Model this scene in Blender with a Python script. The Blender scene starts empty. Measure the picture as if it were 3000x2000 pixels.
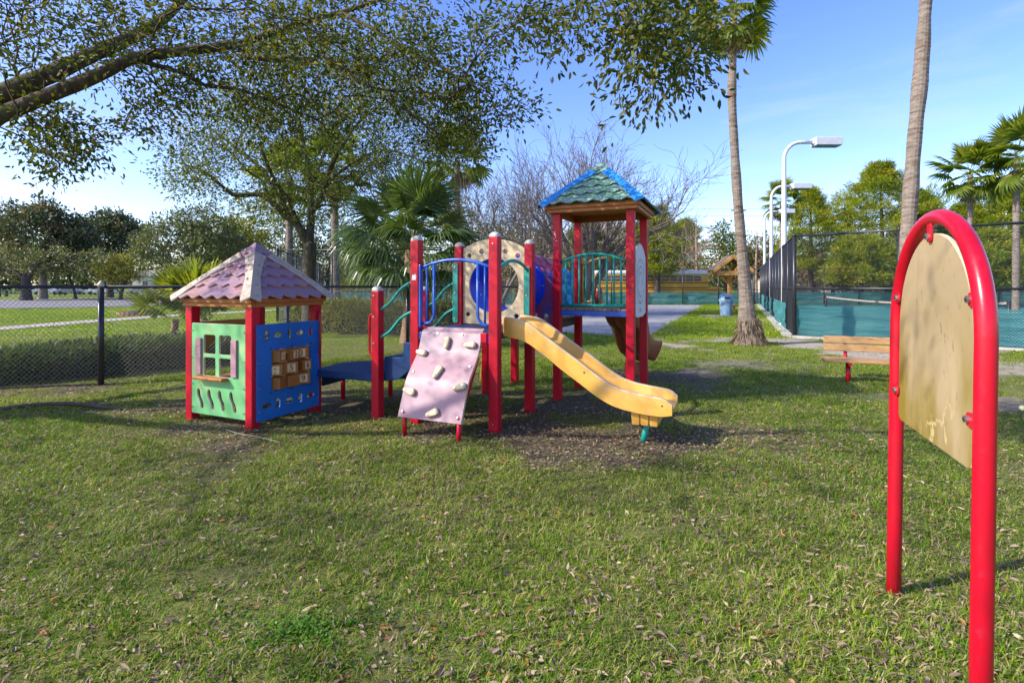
import bpy, bmesh, math, random
import numpy as np
from mathutils import Vector, Matrix, Euler, Quaternion

sc = bpy.context.scene
COL = sc.collection
RAD = math.radians

# ------------------------------------------------------------------ camera, light, exposure
cam_d = bpy.data.cameras.new('camera')
cam_d.sensor_width = 36.0
cam_d.lens = 18.0
cam_d.shift_y = -160.0 / 3000.0
cam_d.clip_start = 0.05
cam_d.clip_end = 3000
cam = bpy.data.objects.new('camera', cam_d)
COL.objects.link(cam)
cam.location = (0, 0, 1.5)
cam.rotation_euler = (RAD(90), 0, 0)
sc.camera = cam

SUN_EL = 36.0
SUN_AZ = -108.0          # compass-like, clockwise from +Y: the sun stands to the left
sun_vec = Vector((math.sin(RAD(SUN_AZ)) * math.cos(RAD(SUN_EL)), math.cos(RAD(SUN_AZ)) * math.cos(RAD(SUN_EL)), math.sin(RAD(SUN_EL))))
world = bpy.data.worlds.new('World')
sc.world = world
world.use_nodes = True
wn = world.node_tree.nodes
wl = world.node_tree.links
wn.clear()
sky = wn.new('ShaderNodeTexSky')
sky.sky_type = 'NISHITA'
sky.sun_disc = False
sky.sun_elevation = RAD(SUN_EL)
sky.sun_rotation = RAD(SUN_AZ)
sky.altitude = 0
sky.air_density = 1.0
sky.dust_density = 0.9
sky.ozone_density = 3.0
bg = wn.new('ShaderNodeBackground')
bg.inputs['Strength'].default_value = 0.100
wo = wn.new('ShaderNodeOutputWorld')
hs = wn.new('ShaderNodeHueSaturation')
hs.inputs['Saturation'].default_value = 1.22
hs.inputs['Hue'].default_value = 0.518
wl.new(sky.outputs[0], hs.inputs['Color'])
tint = wn.new('ShaderNodeMix')
tint.data_type = 'RGBA'
tint.blend_type = 'MULTIPLY'
tint.inputs[0].default_value = 1.0
tint.inputs[7].default_value = (1.03, 0.95, 0.97, 1)
wl.new(hs.outputs[0], tint.inputs[6])
# faint high wisps of cloud
wtc = wn.new('ShaderNodeTexCoord')
wmp = wn.new('ShaderNodeMapping')
wmp.inputs['Scale'].default_value = (1.0, 1.6, 6.0)
wl.new(wtc.outputs['Generated'], wmp.inputs[0])
wnz = wn.new('ShaderNodeTexNoise')
wnz.inputs['Scale'].default_value = 1.8
wnz.inputs['Detail'].default_value = 9
wnz.inputs['Roughness'].default_value = 0.62
wnz.inputs['Distortion'].default_value = 0.5
wl.new(wmp.outputs[0], wnz.inputs['Vector'])
wmr = wn.new('ShaderNodeMapRange')
wmr.inputs['From Min'].default_value = 0.52
wmr.inputs['From Max'].default_value = 0.80
wmr.inputs['To Max'].default_value = 0.32
wl.new(wnz.outputs['Fac'], wmr.inputs[0])
wmx = wn.new('ShaderNodeMix')
wmx.data_type = 'RGBA'
wl.new(wmr.outputs[0], wmx.inputs[0])
wl.new(tint.outputs[2], wmx.inputs[6])
wmx.inputs[7].default_value = (2.6, 2.7, 2.9, 1)
wl.new(wmx.outputs[2], bg.inputs['Color'])
wl.new(bg.outputs[0], wo.inputs['Surface'])

sun_d = bpy.data.lights.new('sun', 'SUN')
sun_d.energy = 2.1
sun_d.angle = RAD(0.55)
sun_d.color = (1.0, 0.94, 0.84)
sun = bpy.data.objects.new('sun', sun_d)
COL.objects.link(sun)
sun.location = (-20, 0, 20)
sun.rotation_euler = (-sun_vec).to_track_quat('-Z', 'Y').to_euler()

vs_ = sc.view_settings
vs_.view_transform = 'Standard'
vs_.look = 'None'
vs_.gamma = 1.0
vs_.use_curve_mapping = False
vs_.exposure = 1.9
sc.render.engine = 'CYCLES'
sc.cycles.use_denoising = True
sc.cycles.max_bounces = 6
sc.cycles.diffuse_bounces = 4
sc.cycles.glossy_bounces = 2
sc.cycles.transmission_bounces = 3
sc.cycles.transparent_max_bounces = 6

# ------------------------------------------------------------------ materials
def nodes_of(name):
    m = bpy.data.materials.new(name)
    m.use_nodes = True
    n = m.node_tree.nodes
    n.clear()
    out = n.new('ShaderNodeOutputMaterial')
    return m, n, m.node_tree.links, out

def ramp(n, pts):
    r = n.new('ShaderNodeValToRGB')
    el = r.color_ramp.elements
    while len(el) < len(pts):
        el.new(0.5)
    for e, (p, c) in zip(el, pts):
        e.position = p
        e.color = (c[0], c[1], c[2], 1)
    return r

def mat(name, c1, c2=None, scale=3.0, rough=0.5, bump=0.0, bscale=60.0, spec=0.5, metal=0.0, stretch=(1, 1, 1), detail=6,
        lo=0.35, hi=0.65, c3=None, speck=None, speck_scale=90, coat=0.0, grime=None, gamt=0.45):
    m, n, l, out = nodes_of(name)
    p = n.new('ShaderNodeBsdfPrincipled')
    l.new(p.outputs[0], out.inputs[0])
    p.inputs['Roughness'].default_value = rough
    p.inputs['Specular IOR Level'].default_value = spec
    p.inputs['Metallic'].default_value = metal
    if coat:
        p.inputs['Coat Weight'].default_value = coat
        p.inputs['Coat Roughness'].default_value = 0.15
    p.inputs['Base Color'].default_value = (*c1, 1)
    tc = n.new('ShaderNodeTexCoord')
    mp = n.new('ShaderNodeMapping')
    mp.inputs['Scale'].default_value = stretch
    l.new(tc.outputs['Object'], mp.inputs[0])
    if c2 is not None:
        nz = n.new('ShaderNodeTexNoise')
        nz.inputs['Scale'].default_value = scale
        nz.inputs['Detail'].default_value = detail
        nz.inputs['Roughness'].default_value = 0.62
        l.new(mp.outputs[0], nz.inputs['Vector'])
        pts = [(lo, c1), (hi, c2)] if c3 is None else [(lo, c1), ((lo + hi) / 2, c2), (hi, c3)]
        r = ramp(n, pts)
        l.new(nz.outputs['Fac'], r.inputs[0])
        src = r.outputs[0]
        if speck is not None:
            n2 = n.new('ShaderNodeTexNoise')
            n2.inputs['Scale'].default_value = speck_scale
            n2.inputs['Detail'].default_value = 3
            l.new(mp.outputs[0], n2.inputs['Vector'])
            r2 = ramp(n, [(0.60, (0, 0, 0)), (0.72, (1, 1, 1))])
            l.new(n2.outputs['Fac'], r2.inputs[0])
            mx = n.new('ShaderNodeMix')
            mx.data_type = 'RGBA'
            l.new(r2.outputs[0], mx.inputs[0])
            l.new(src, mx.inputs[6])
            mx.inputs[7].default_value = (*speck, 1)
            src = mx.outputs[2]
        if grime is not None:
            n3 = n.new('ShaderNodeTexNoise')
            n3.inputs['Scale'].default_value = 1.9
            n3.inputs['Detail'].default_value = 12
            n3.inputs['Roughness'].default_value = 0.78
            mp3 = n.new('ShaderNodeMapping')
            mp3.inputs['Scale'].default_value = (2.2, 2.2, 0.8)
            l.new(tc.outputs['Object'], mp3.inputs[0])
            l.new(mp3.outputs[0], n3.inputs['Vector'])
            r3 = ramp(n, [(0.48, (0, 0, 0)), (0.72, (gamt,) * 3)])
            l.new(n3.outputs['Fac'], r3.inputs[0])
            mx3 = n.new('ShaderNodeMix')
            mx3.data_type = 'RGBA'
            l.new(r3.outputs[0], mx3.inputs[0])
            l.new(src, mx3.inputs[6])
            mx3.inputs[7].default_value = (*grime, 1)
            src = mx3.outputs[2]
        l.new(src, p.inputs['Base Color'])
        mr = n.new('ShaderNodeMapRange')
        mr.inputs['To Min'].default_value = max(0.05, rough - 0.1)
        mr.inputs['To Max'].default_value = min(1.0, rough + 0.14)
        l.new(nz.outputs['Fac'], mr.inputs[0])
        l.new(mr.outputs[0], p.inputs['Roughness'])
    if bump:
        nb = n.new('ShaderNodeTexNoise')
        nb.inputs['Scale'].default_value = bscale
        nb.inputs['Detail'].default_value = 5
        l.new(mp.outputs[0], nb.inputs['Vector'])
        b = n.new('ShaderNodeBump')
        b.inputs['Strength'].default_value = bump
        b.inputs['Distance'].default_value = 0.02
        l.new(nb.outputs['Fac'], b.inputs['Height'])
        l.new(b.outputs[0], p.inputs['Normal'])
    return m

def leaf_mat(name, stops, rough=0.5, transl=0.35, ttint=(1.3, 1.25, 0.55), inst=False, spec=0.4):
    """Leaf colour from the face attribute 'tint' (0..1), thin translucent blades."""
    m, n, l, out = nodes_of(name)
    a = n.new('ShaderNodeAttribute')
    a.attribute_name = 'tint'
    fac = a.outputs['Fac']
    if inst:
        a2 = n.new('ShaderNodeAttribute')
        a2.attribute_name = 'ptint'
        a2.attribute_type = 'INSTANCER'
        ad = n.new('ShaderNodeMath')
        ad.operation = 'ADD'
        ad.use_clamp = True
        l.new(fac, ad.inputs[0])
        l.new(a2.outputs['Fac'], ad.inputs[1])
        fac = ad.outputs[0]
    r = ramp(n, stops)
    l.new(fac, r.inputs[0])
    p = n.new('ShaderNodeBsdfPrincipled')
    p.inputs['Roughness'].default_value = rough
    p.inputs['Specular IOR Level'].default_value = spec
    l.new(r.outputs[0], p.inputs['Base Color'])
    t = n.new('ShaderNodeBsdfTranslucent')
    mu = n.new('ShaderNodeMix')
    mu.data_type = 'RGBA'
    mu.blend_type = 'MULTIPLY'
    mu.inputs[0].default_value = 1.0
    l.new(r.outputs[0], mu.inputs[6])
    mu.inputs[7].default_value = (*ttint, 1)
    l.new(mu.outputs[2], t.inputs['Color'])
    mx = n.new('ShaderNodeMixShader')
    mx.inputs[0].default_value = transl
    l.new(p.outputs[0], mx.inputs[1])
    l.new(t.outputs[0], mx.inputs[2])
    l.new(mx.outputs[0], out.inputs[0])
    return m

MT = {}
MT['red'] = mat('red_paint', (0.52, 0.003, 0.022), (0.40, 0.002, 0.016), 2.0, 0.38, 0.03, 120, spec=0.28, speck=(0.50, 0.03, 0.045), speck_scale=70, grime=(0.20, 0.02, 0.02), gamt=0.5)
MT['red_tube'] = mat('red_tube_paint', (0.52, 0.003, 0.020), (0.40, 0.002, 0.015), 3.0, 0.28, 0.02, 90, spec=0.4, speck=(0.34, 0.01, 0.03), speck_scale=40, grime=(0.25, 0.015, 0.02), gamt=0.5)
MT['cap'] = mat('grey_cap', (0.50, 0.47, 0.42), (0.36, 0.33, 0.29), 20, 0.6)
MT['green_panel'] = mat('green_panel_plastic', (0.12, 0.40, 0.14), (0.15, 0.44, 0.18), 2.2, 0.45, 0.02, 30, c3=(0.30, 0.48, 0.19), grime=(0.26, 0.36, 0.16), gamt=0.6)
MT['cream_edge'] = mat('cream_edge', (0.62, 0.55, 0.40), (0.50, 0.42, 0.28), 8, 0.5)
MT['blue_panel'] = mat('blue_panel_plastic', (0.004, 0.115, 0.42), (0.006, 0.15, 0.48), 2.0, 0.42, 0.02, 30, spec=0.3, speck=(0.05, 0.12, 0.30), speck_scale=14, grime=(0.03, 0.10, 0.24), gamt=0.6)
MT['blue_edge'] = mat('blue_edge', (0.02, 0.08, 0.30), (0.05, 0.12, 0.34), 6, 0.5)
MT['ochre'] = mat('ochre_panel', (0.50, 0.25, 0.035), (0.42, 0.20, 0.03), 3, 0.5)
MT['cream'] = mat('cream_panel', (0.62, 0.50, 0.31), (0.56, 0.44, 0.26), 2.2, 0.42, 0.02, 40, speck=(0.45, 0.33, 0.17), speck_scale=25, grime=(0.36, 0.27, 0.15), gamt=0.55)
MT['mauve'] = mat('mauve_plastic', (0.29, 0.16, 0.195), (0.33, 0.19, 0.22), 2.5, 0.45, 0.02, 30, c3=(0.28, 0.175, 0.235), grime=(0.30, 0.20, 0.20), gamt=0.55)
MT['shutter'] = mat('shutter_plastic', (0.40, 0.23, 0.25), (0.34, 0.18, 0.21), 6, 0.5)
MT['brown'] = mat('brown_plastic', (0.40, 0.135, 0.018), (0.33, 0.105, 0.014), 4, 0.5, 0.02, 30)
MT['block'] = mat('block_plastic', (0.33, 0.125, 0.02), (0.28, 0.10, 0.016), 6, 0.42)
MT['plate'] = mat('block_plate', (0.72, 0.50, 0.24), (0.64, 0.43, 0.19), 10, 0.5)
MT['ink'] = mat('black_ink', (0.012, 0.010, 0.010), None, rough=0.5)
MT['screw'] = mat('screw_steel', (0.45, 0.45, 0.45), None, rough=0.35, metal=0.9)
MT['dark_screw'] = mat('dark_screw', (0.03, 0.025, 0.025), None, rough=0.6)
MT['shingle_purple'] = mat('purple_shingle', (0.20, 0.135, 0.22), (0.27, 0.155, 0.185), 3.2, 0.5, 0.05, 40, c3=(0.36, 0.17, 0.105), lo=0.32, hi=0.70, speck=(0.20, 0.13, 0.20), speck_scale=30, grime=(0.18, 0.12, 0.14), gamt=0.5)
MT['shingle_edge'] = mat('shingle_edge', (0.50, 0.27, 0.19), (0.40, 0.22, 0.22), 5, 0.55)
MT['ridge_cream'] = mat('cream_ridge', (0.44, 0.36, 0.265), (0.36, 0.27, 0.20), 5, 0.55, 0.03, 40, speck=(0.35, 0.26, 0.2), speck_scale=24)
MT['shingle_teal'] = mat('teal_shingle', (0.15, 0.32, 0.20), (0.22, 0.35, 0.25), 3.0, 0.55, 0.03, 40, spec=0.3, c3=(0.25, 0.34, 0.28), grime=(0.14, 0.2, 0.17))
MT['teal_edge'] = mat('teal_edge', (0.03, 0.13, 0.11), (0.05, 0.16, 0.13), 5, 0.5)
MT['ridge_blue'] = mat('blue_ridge', (0.02, 0.22, 0.60), (0.025, 0.26, 0.64), 4, 0.4)
MT['hold'] = mat('cream_hold', (0.66, 0.54, 0.33), (0.58, 0.46, 0.27), 12, 0.5, 0.05, 80)
MT['deck_blue'] = mat('blue_deck_coating', (0.006, 0.026, 0.090), (0.011, 0.045, 0.135), 5, 0.6, 0.15, 160, spec=0.3, speck=(0.03, 0.07, 0.16), speck_scale=120)
MT['blue_rail'] = mat('blue_rail', (0.010, 0.075, 0.40), (0.015, 0.10, 0.46), 5, 0.3)
MT['teal_rail'] = mat('teal_rail', (0.010, 0.26, 0.20), (0.018, 0.32, 0.25), 5, 0.32)
MT['tunnel'] = mat('tunnel_plastic', (0.006, 0.045, 0.62), (0.008, 0.06, 0.70), 3, 0.3)
MT['tunnel_dark'] = mat('tunnel_rim', (0.006, 0.02, 0.16), None, rough=0.4)
MT['purple'] = mat('purple_panel', (0.15, 0.045, 0.22), (0.24, 0.05, 0.12), 3.5, 0.42, c3=(0.035, 0.06, 0.30), lo=0.38, hi=0.64)
MT['yellow'] = mat('yellow_slide_plastic', (0.66, 0.335, 0.050), (0.72, 0.40, 0.085), 2.4, 0.36, 0.015, 30, speck=(0.60, 0.40, 0.16), speck_scale=18, grime=(0.45, 0.25, 0.06), gamt=0.55)
MT['yellow_lip'] = mat('worn_slide_lip', (0.60, 0.47, 0.30), (0.50, 0.36, 0.20), 12, 0.5)
MT['yellow_rail'] = mat('yellow_rail', (0.66, 0.36, 0.05), (0.6, 0.32, 0.045), 6, 0.38)
MT['terracotta'] = mat('terracotta_slide', (0.26, 0.060, 0.028), (0.32, 0.085, 0.04), 3, 0.38)
MT['maroon'] = mat('maroon_plastic', (0.16, 0.008, 0.016), (0.2, 0.012, 0.02), 3, 0.35)
MT['white_panel'] = mat('white_panel', (0.62, 0.62, 0.63), (0.55, 0.55, 0.56), 3, 0.4)
MT['deck_wood'] = mat('weathered_planks', (0.26, 0.19, 0.13), (0.19, 0.13, 0.085), 8, 0.75, 0.1, 50, stretch=(8, 1, 8))
MT['dark_steel'] = mat('dark_steel', (0.05, 0.055, 0.06), (0.09, 0.095, 0.10), 8, 0.55)
MT['white'] = mat('white_paint', (0.72, 0.72, 0.70), (0.62, 0.62, 0.60), 6, 0.45)
MT['black_fence'] = mat('black_vinyl', (0.012, 0.013, 0.015), (0.022, 0.023, 0.026), 20, 0.35)
MT['wire'] = mat('black_wire', (0.016, 0.017, 0.018), None, rough=0.4)
MT['grey_wire'] = mat('grey_wire', (0.20, 0.19, 0.17), None, rough=0.45)
MT['pole_white'] = mat('pole_white', (0.62, 0.63, 0.66), (0.54, 0.55, 0.58), 8, 0.4)
MT['lens'] = mat('lamp_lens', (0.10, 0.13, 0.13), None, rough=0.2)
MT['timber'] = mat('cedar_timber', (0.60, 0.30, 0.07), (0.48, 0.22, 0.05), 5, 0.6, 0.06, 60, stretch=(2, 2, 2))
MT['bench_wood'] = mat('bench_wood', (0.42, 0.25, 0.10), (0.29, 0.16, 0.06), 5, 0.6, 0.08, 60, stretch=(1.2, 9, 9), speck=(0.13, 0.07, 0.03), speck_scale=7)
MT['roof_dark'] = mat('roof_dark', (0.12, 0.09, 0.07), (0.18, 0.14, 0.11), 6, 0.8)
MT['can'] = mat('can_blue_grey', (0.16, 0.27, 0.40), (0.20, 0.32, 0.45), 4, 0.5)
MT['can_dark'] = mat('can_dark', (0.03, 0.05, 0.08), None, rough=0.7)
MT['bus_yellow'] = mat('bus_yellow', (0.62, 0.31, 0.02), (0.56, 0.27, 0.015), 2, 0.35)
MT['glass'] = mat('dark_glass', (0.03, 0.035, 0.04), (0.06, 0.065, 0.07), 3, 0.12)
MT['rubber'] = mat('rubber', (0.02, 0.02, 0.02), None, rough=0.8)
MT['concrete'] = mat('concrete', (0.34, 0.32, 0.29), (0.42, 0.40, 0.37), 1.2, 0.8, 0.05, 60)
MT['path'] = mat('path_concrete', (0.40, 0.34, 0.29), (0.34, 0.285, 0.24), 1.0, 0.85, 0.05, 40)
MT['asphalt'] = mat('court_asphalt', (0.20, 0.20, 0.205), (0.26, 0.26, 0.265), 0.25, 0.8, 0.05, 60, c3=(0.15, 0.15, 0.16), lo=0.3, hi=0.72, stretch=(1, 2.2, 1))
MT['road'] = mat('road_asphalt', (0.15, 0.14, 0.14), (0.20, 0.185, 0.18), 0.3, 0.85, 0.05, 40)
MT['court'] = mat('tennis_court_paint', (0.02, 0.13, 0.14), (0.03, 0.17, 0.18), 0.5, 0.7)
MT['brick'] = mat('brick_clay', (0.33, 0.15, 0.10), (0.26, 0.12, 0.08), 9, 0.85, 0.1, 50)
MT['house_wall'] = mat('house_wall', (0.55, 0.52, 0.46), (0.50, 0.47, 0.41), 1, 0.8)
MT['house_roof'] = mat('house_roof', (0.20, 0.17, 0.155), (0.26, 0.23, 0.21), 4, 0.85, 0.1, 20)
MT['car_white'] = mat('car_white', (0.6, 0.62, 0.64), None, rough=0.3)
MT['car_grey'] = mat('car_grey', (0.22, 0.24, 0.27), None, rough=0.3)
MT['car_blue'] = mat('car_blue', (0.05, 0.16, 0.40), None, rough=0.3)
MT['sign_yellow'] = mat('sign_yellow', (0.75, 0.48, 0.02), None, rough=0.5)
MT['sign_blue'] = mat('sign_blue', (0.05, 0.25, 0.62), None, rough=0.5)
MT['ball'] = mat('ball_felt', (0.55, 0.62, 0.25), (0.62, 0.66, 0.40), 40, 0.9)
MT['green_metal'] = mat('green_bench_metal', (0.03, 0.12, 0.085), None, rough=0.5)
MT['lamp_blue'] = mat('lamp_blue', (0.06, 0.09, 0.22), None, rough=0.4)
MT['cord'] = mat('pale_string', (0.5, 0.46, 0.38), None, rough=0.8)

def bark(name, c1, c2, c3, sx=6, sz=1.2, bump=0.6, moss=None):
    m = mat(name, c1, c2, 3.0, 0.9, bump, 7.0, c3=c3, stretch=(sx, sx, sz), lo=0.3, hi=0.7, spec=0.15, speck=moss, speck_scale=1.3)
    return m
MT['oak_bark'] = bark('oak_bark', (0.045, 0.034, 0.024), (0.085, 0.065, 0.045), (0.13, 0.105, 0.07), moss=(0.10, 0.105, 0.05))
MT['oak2_bark'] = bark('lichen_bark', (0.035, 0.030, 0.020), (0.075, 0.066, 0.045), (0.13, 0.12, 0.08), moss=(0.09, 0.10, 0.045))
MT['grey_bark'] = bark('grey_bark', (0.15, 0.13, 0.11), (0.21, 0.185, 0.155), (0.26, 0.23, 0.2))
MT['dark_bark'] = bark('dark_bark', (0.04, 0.034, 0.03), (0.075, 0.062, 0.052), (0.11, 0.095, 0.08))
MT['bare_bark'] = bark('bare_bark', (0.10, 0.080, 0.068), (0.15, 0.12, 0.10), (0.20, 0.165, 0.14))
MT['twig_pink'] = bark('cypress_bark', (0.24, 0.155, 0.115), (0.30, 0.20, 0.15), (0.35, 0.25, 0.19))
MT['palm_trunk'] = bark('palm_trunk', (0.10, 0.075, 0.058), (0.19, 0.155, 0.125), (0.27, 0.225, 0.185), sx=1.6, sz=5, bump=0.9, moss=(0.11, 0.06, 0.038))
MT['palm_boot'] = bark('palm_boot', (0.13, 0.07, 0.04), (0.22, 0.13, 0.08), (0.30, 0.20, 0.13), sx=3, sz=3, bump=0.8)

MT['oak_leaf'] = leaf_mat('oak_leaf', [(0.0, (0.026, 0.048, 0.008)), (0.5, (0.075, 0.10, 0.014)), (0.85, (0.15, 0.155, 0.018)), (1.0, (0.22, 0.18, 0.03))], 0.55, 0.42, spec=0.25)
MT['oak2_leaf'] = leaf_mat('oak2_leaf', [(0.0, (0.036, 0.062, 0.008)), (0.5, (0.11, 0.145, 0.016)), (0.9, (0.21, 0.225, 0.025)), (1.0, (0.23, 0.22, 0.04))], 0.42, 0.40)
MT['magnolia_leaf'] = leaf_mat('magnolia_leaf', [(0.0, (0.032, 0.056, 0.022)), (0.6, (0.075, 0.10, 0.040)), (0.88, (0.14, 0.12, 0.06)), (1.0, (0.24, 0.14, 0.06))], 0.45, 0.22, spec=0.3)
MT['grey_leaf'] = leaf_mat('grey_oak_leaf', [(0.0, (0.045, 0.066, 0.024)), (0.5, (0.10, 0.125, 0.042)), (1.0, (0.21, 0.21, 0.08))], 0.5, 0.3)
MT['lime_leaf'] = leaf_mat('lime_leaf', [(0.0, (0.07, 0.10, 0.012)), (0.5, (0.17, 0.195, 0.022)), (1.0, (0.32, 0.29, 0.05))], 0.5, 0.4)
MT['pine_leaf'] = leaf_mat('pine_needles', [(0.0, (0.030, 0.062, 0.010)), (0.45, (0.17, 0.24, 0.012)), (0.85, (0.34, 0.37, 0.014)), (1.0, (0.42, 0.38, 0.03))], 0.5, 0.5)
MT['juniper_leaf'] = leaf_mat('juniper_leaf', [(0.0, (0.035, 0.062, 0.018)), (0.5, (0.08, 0.125, 0.032)), (1.0, (0.18, 0.22, 0.06))], 0.55, 0.3)
MT['hedge_leaf'] = leaf_mat('hedge_leaf', [(0.0, (0.06, 0.085, 0.018)), (0.5, (0.26, 0.28, 0.065)), (1.0, (0.52, 0.49, 0.19))], 0.4, 0.4)
MT['brush_leaf'] = leaf_mat('dry_brush', [(0.0, (0.11, 0.085, 0.05)), (0.5, (0.22, 0.17, 0.10)), (1.0, (0.30, 0.26, 0.13))], 0.7, 0.3)
MT['palm_leaf'] = leaf_mat('palm_leaf', [(0.0, (0.025, 0.062, 0.014)), (0.5, (0.075, 0.125, 0.032)), (0.85, (0.19, 0.22, 0.07)), (1.0, (0.34, 0.31, 0.12))], 0.30, 0.28, spec=0.5)
MT['sunlit_tint_palm_leaf'] = leaf_mat('sunlit_tint_palm_leaf', [(0.0, (0.045, 0.095, 0.010)), (0.5, (0.15, 0.20, 0.020)), (0.85, (0.32, 0.32, 0.025)), (1.0, (0.44, 0.34, 0.08))], 0.35, 0.55)  # palm leaf with the yellow of sunlight put into its colours
MT['dead_palm_leaf'] = leaf_mat('dead_palm_leaf', [(0.0, (0.16, 0.11, 0.06)), (0.5, (0.26, 0.19, 0.11)), (1.0, (0.36, 0.28, 0.18))], 0.7, 0.2, ttint=(1.1, 1.0, 0.8))
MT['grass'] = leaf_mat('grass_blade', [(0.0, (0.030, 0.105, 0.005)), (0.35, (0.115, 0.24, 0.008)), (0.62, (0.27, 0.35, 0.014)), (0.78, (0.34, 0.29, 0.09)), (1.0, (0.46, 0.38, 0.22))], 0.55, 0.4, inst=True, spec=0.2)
MT['grass_far'] = leaf_mat('sunlit_tint_grass_blade', [(0.0, (0.06, 0.14, 0.005)), (0.35, (0.17, 0.28, 0.007)), (0.62, (0.31, 0.40, 0.010)), (0.8, (0.36, 0.38, 0.03)), (1.0, (0.46, 0.40, 0.16))], 0.5, 0.45, inst=True)  # brighter copy of the grass colours, sunlight painted in for the far lawns
MT['litter'] = leaf_mat('fallen_leaf', [(0.0, (0.06, 0.042, 0.030)), (0.35, (0.17, 0.118, 0.075)), (0.62, (0.31, 0.23, 0.145)), (0.80, (0.45, 0.355, 0.235)), (0.90, (0.34, 0.12, 0.03)), (1.0, (0.44, 0.19, 0.04))], 0.6, 0.15, ttint=(1.1, 0.9, 0.6))

def screen_mat():
    m, n, l, out = nodes_of('windscreen_mesh_fabric')
    tc = n.new('ShaderNodeTexCoord')
    nz = n.new('ShaderNodeTexNoise')
    nz.inputs['Scale'].default_value = 0.7
    nz.inputs['Detail'].default_value = 5
    l.new(tc.outputs['Object'], nz.inputs['Vector'])
    r = ramp(n, [(0.3, (0.05, 0.27, 0.26)), (0.7, (0.15, 0.42, 0.40))])
    l.new(nz.outputs['Fac'], r.inputs[0])
    d = n.new('ShaderNodeBsdfPrincipled')
    d.inputs['Roughness'].default_value = 0.75
    mp = n.new('ShaderNodeMapping')
    mp.inputs['Scale'].default_value = (0.7, 0.7, 7.0)
    l.new(tc.outputs['Object'], mp.inputs[0])
    nb = n.new('ShaderNodeTexNoise')
    nb.inputs['Scale'].default_value = 1.6
    nb.inputs['Detail'].default_value = 4
    nb.inputs['Distortion'].default_value = 0.8
    l.new(mp.outputs[0], nb.inputs['Vector'])
    bp_ = n.new('ShaderNodeBump')
    bp_.inputs['Strength'].default_value = 1.0
    bp_.inputs['Distance'].default_value = 0.09
    l.new(nb.outputs['Fac'], bp_.inputs['Height'])
    l.new(bp_.outputs[0], d.inputs['Normal'])
    l.new(r.outputs[0], d.inputs['Base Color'])
    t = n.new('ShaderNodeBsdfTranslucent')
    t.inputs['Color'].default_value = (0.10, 0.42, 0.40, 1)
    mx = n.new('ShaderNodeMixShader')
    mx.inputs[0].default_value = 0.45
    l.new(d.outputs[0], mx.inputs[1])
    l.new(t.outputs[0], mx.inputs[2])
    tr = n.new('ShaderNodeBsdfTransparent')
    m2 = n.new('ShaderNodeMixShader')
    m2.inputs[0].default_value = 0.14
    l.new(mx.outputs[0], m2.inputs[1])
    l.new(tr.outputs[0], m2.inputs[2])
    l.new(m2.outputs[0], out.inputs[0])
    return m
MT['screen'] = screen_mat()

def stained_board():
    """Cream board with mould streaks running down and green growth low down."""
    m, n, l, out = nodes_of('stained_cream_board')
    p = n.new('ShaderNodeBsdfPrincipled')
    p.inputs['Roughness'].default_value = 0.5
    l.new(p.outputs[0], out.inputs[0])
    tc = n.new('ShaderNodeTexCoord')
    def noise(scale, st, det=6):
        mp = n.new('ShaderNodeMapping')
        mp.inputs['Scale'].default_value = st
        l.new(tc.outputs['Object'], mp.inputs[0])
        z = n.new('ShaderNodeTexNoise')
        z.inputs['Scale'].default_value = scale
        z.inputs['Detail'].default_value = det
        l.new(mp.outputs[0], z.inputs['Vector'])
        return z.outputs['Fac']
    def mix(f, a, b):
        mx = n.new('ShaderNodeMix')
        mx.data_type = 'RGBA'
        l.new(f, mx.inputs[0])
        if isinstance(a, tuple):
            mx.inputs[6].default_value = (*a, 1)
        else:
            l.new(a, mx.inputs[6])
        mx.inputs[7].default_value = (*b, 1)
        return mx.outputs[2]
    def step(f, a, b, hi=1.0):
        r = n.new('ShaderNodeMapRange')
        r.inputs['From Min'].default_value = a
        r.inputs['From Max'].default_value = b
        r.inputs['To Max'].default_value = hi
        l.new(f, r.inputs[0])
        return r.outputs[0]
    def mul(a, b):
        k = n.new('ShaderNodeMath')
        k.operation = 'MULTIPLY'
        k.use_clamp = True
        l.new(a, k.inputs[0])
        l.new(b, k.inputs[1])
        return k.outputs[0]
    base = mix(step(noise(2.5, (1, 1, 1)), 0.35, 0.7), (0.40, 0.31, 0.18), (0.32, 0.24, 0.125))
    streak = step(noise(9, (1, 1, 0.10)), 0.55, 0.75, 0.55)
    base = mix(streak, base, (0.20, 0.145, 0.075))
    sx = n.new('ShaderNodeSeparateXYZ')
    l.new(tc.outputs['Object'], sx.inputs[0])
    low = step(sx.outputs['Z'], 1.50, 1.12)
    moss = mul(low, step(noise(3.2, (1, 1, 0.35)), 0.34, 0.52, 0.95))
    base = mix(moss, base, (0.20, 0.145, 0.012))
    spots = step(noise(48, (1, 1, 0.45), 5), 0.60, 0.70, 0.75)
    base = mix(mul(spots, step(noise(4, (1, 1, 1)), 0.45, 0.6)), base, (0.13, 0.10, 0.05))
    # flaking lines low on the board
    nf = noise(5.5, (1, 1, 0.6), 10)
    k1 = n.new('ShaderNodeMath')
    k1.operation = 'SUBTRACT'
    l.new(nf, k1.inputs[0])
    k1.inputs[1].default_value = 0.5
    k2 = n.new('ShaderNodeMath')
    k2.operation = 'ABSOLUTE'
    l.new(k1.outputs[0], k2.inputs[0])
    flake = mul(step(k2.outputs[0], 0.016, 0.006), mul(step(sx.outputs['Z'], 1.25, 1.0), step(noise(2.2, (1, 1, 1)), 0.45, 0.55)))
    base = mix(flake, base, (0.46, 0.36, 0.18))
    l.new(base, p.inputs['Base Color'])
    return m
MT['board'] = stained_board()

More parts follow.
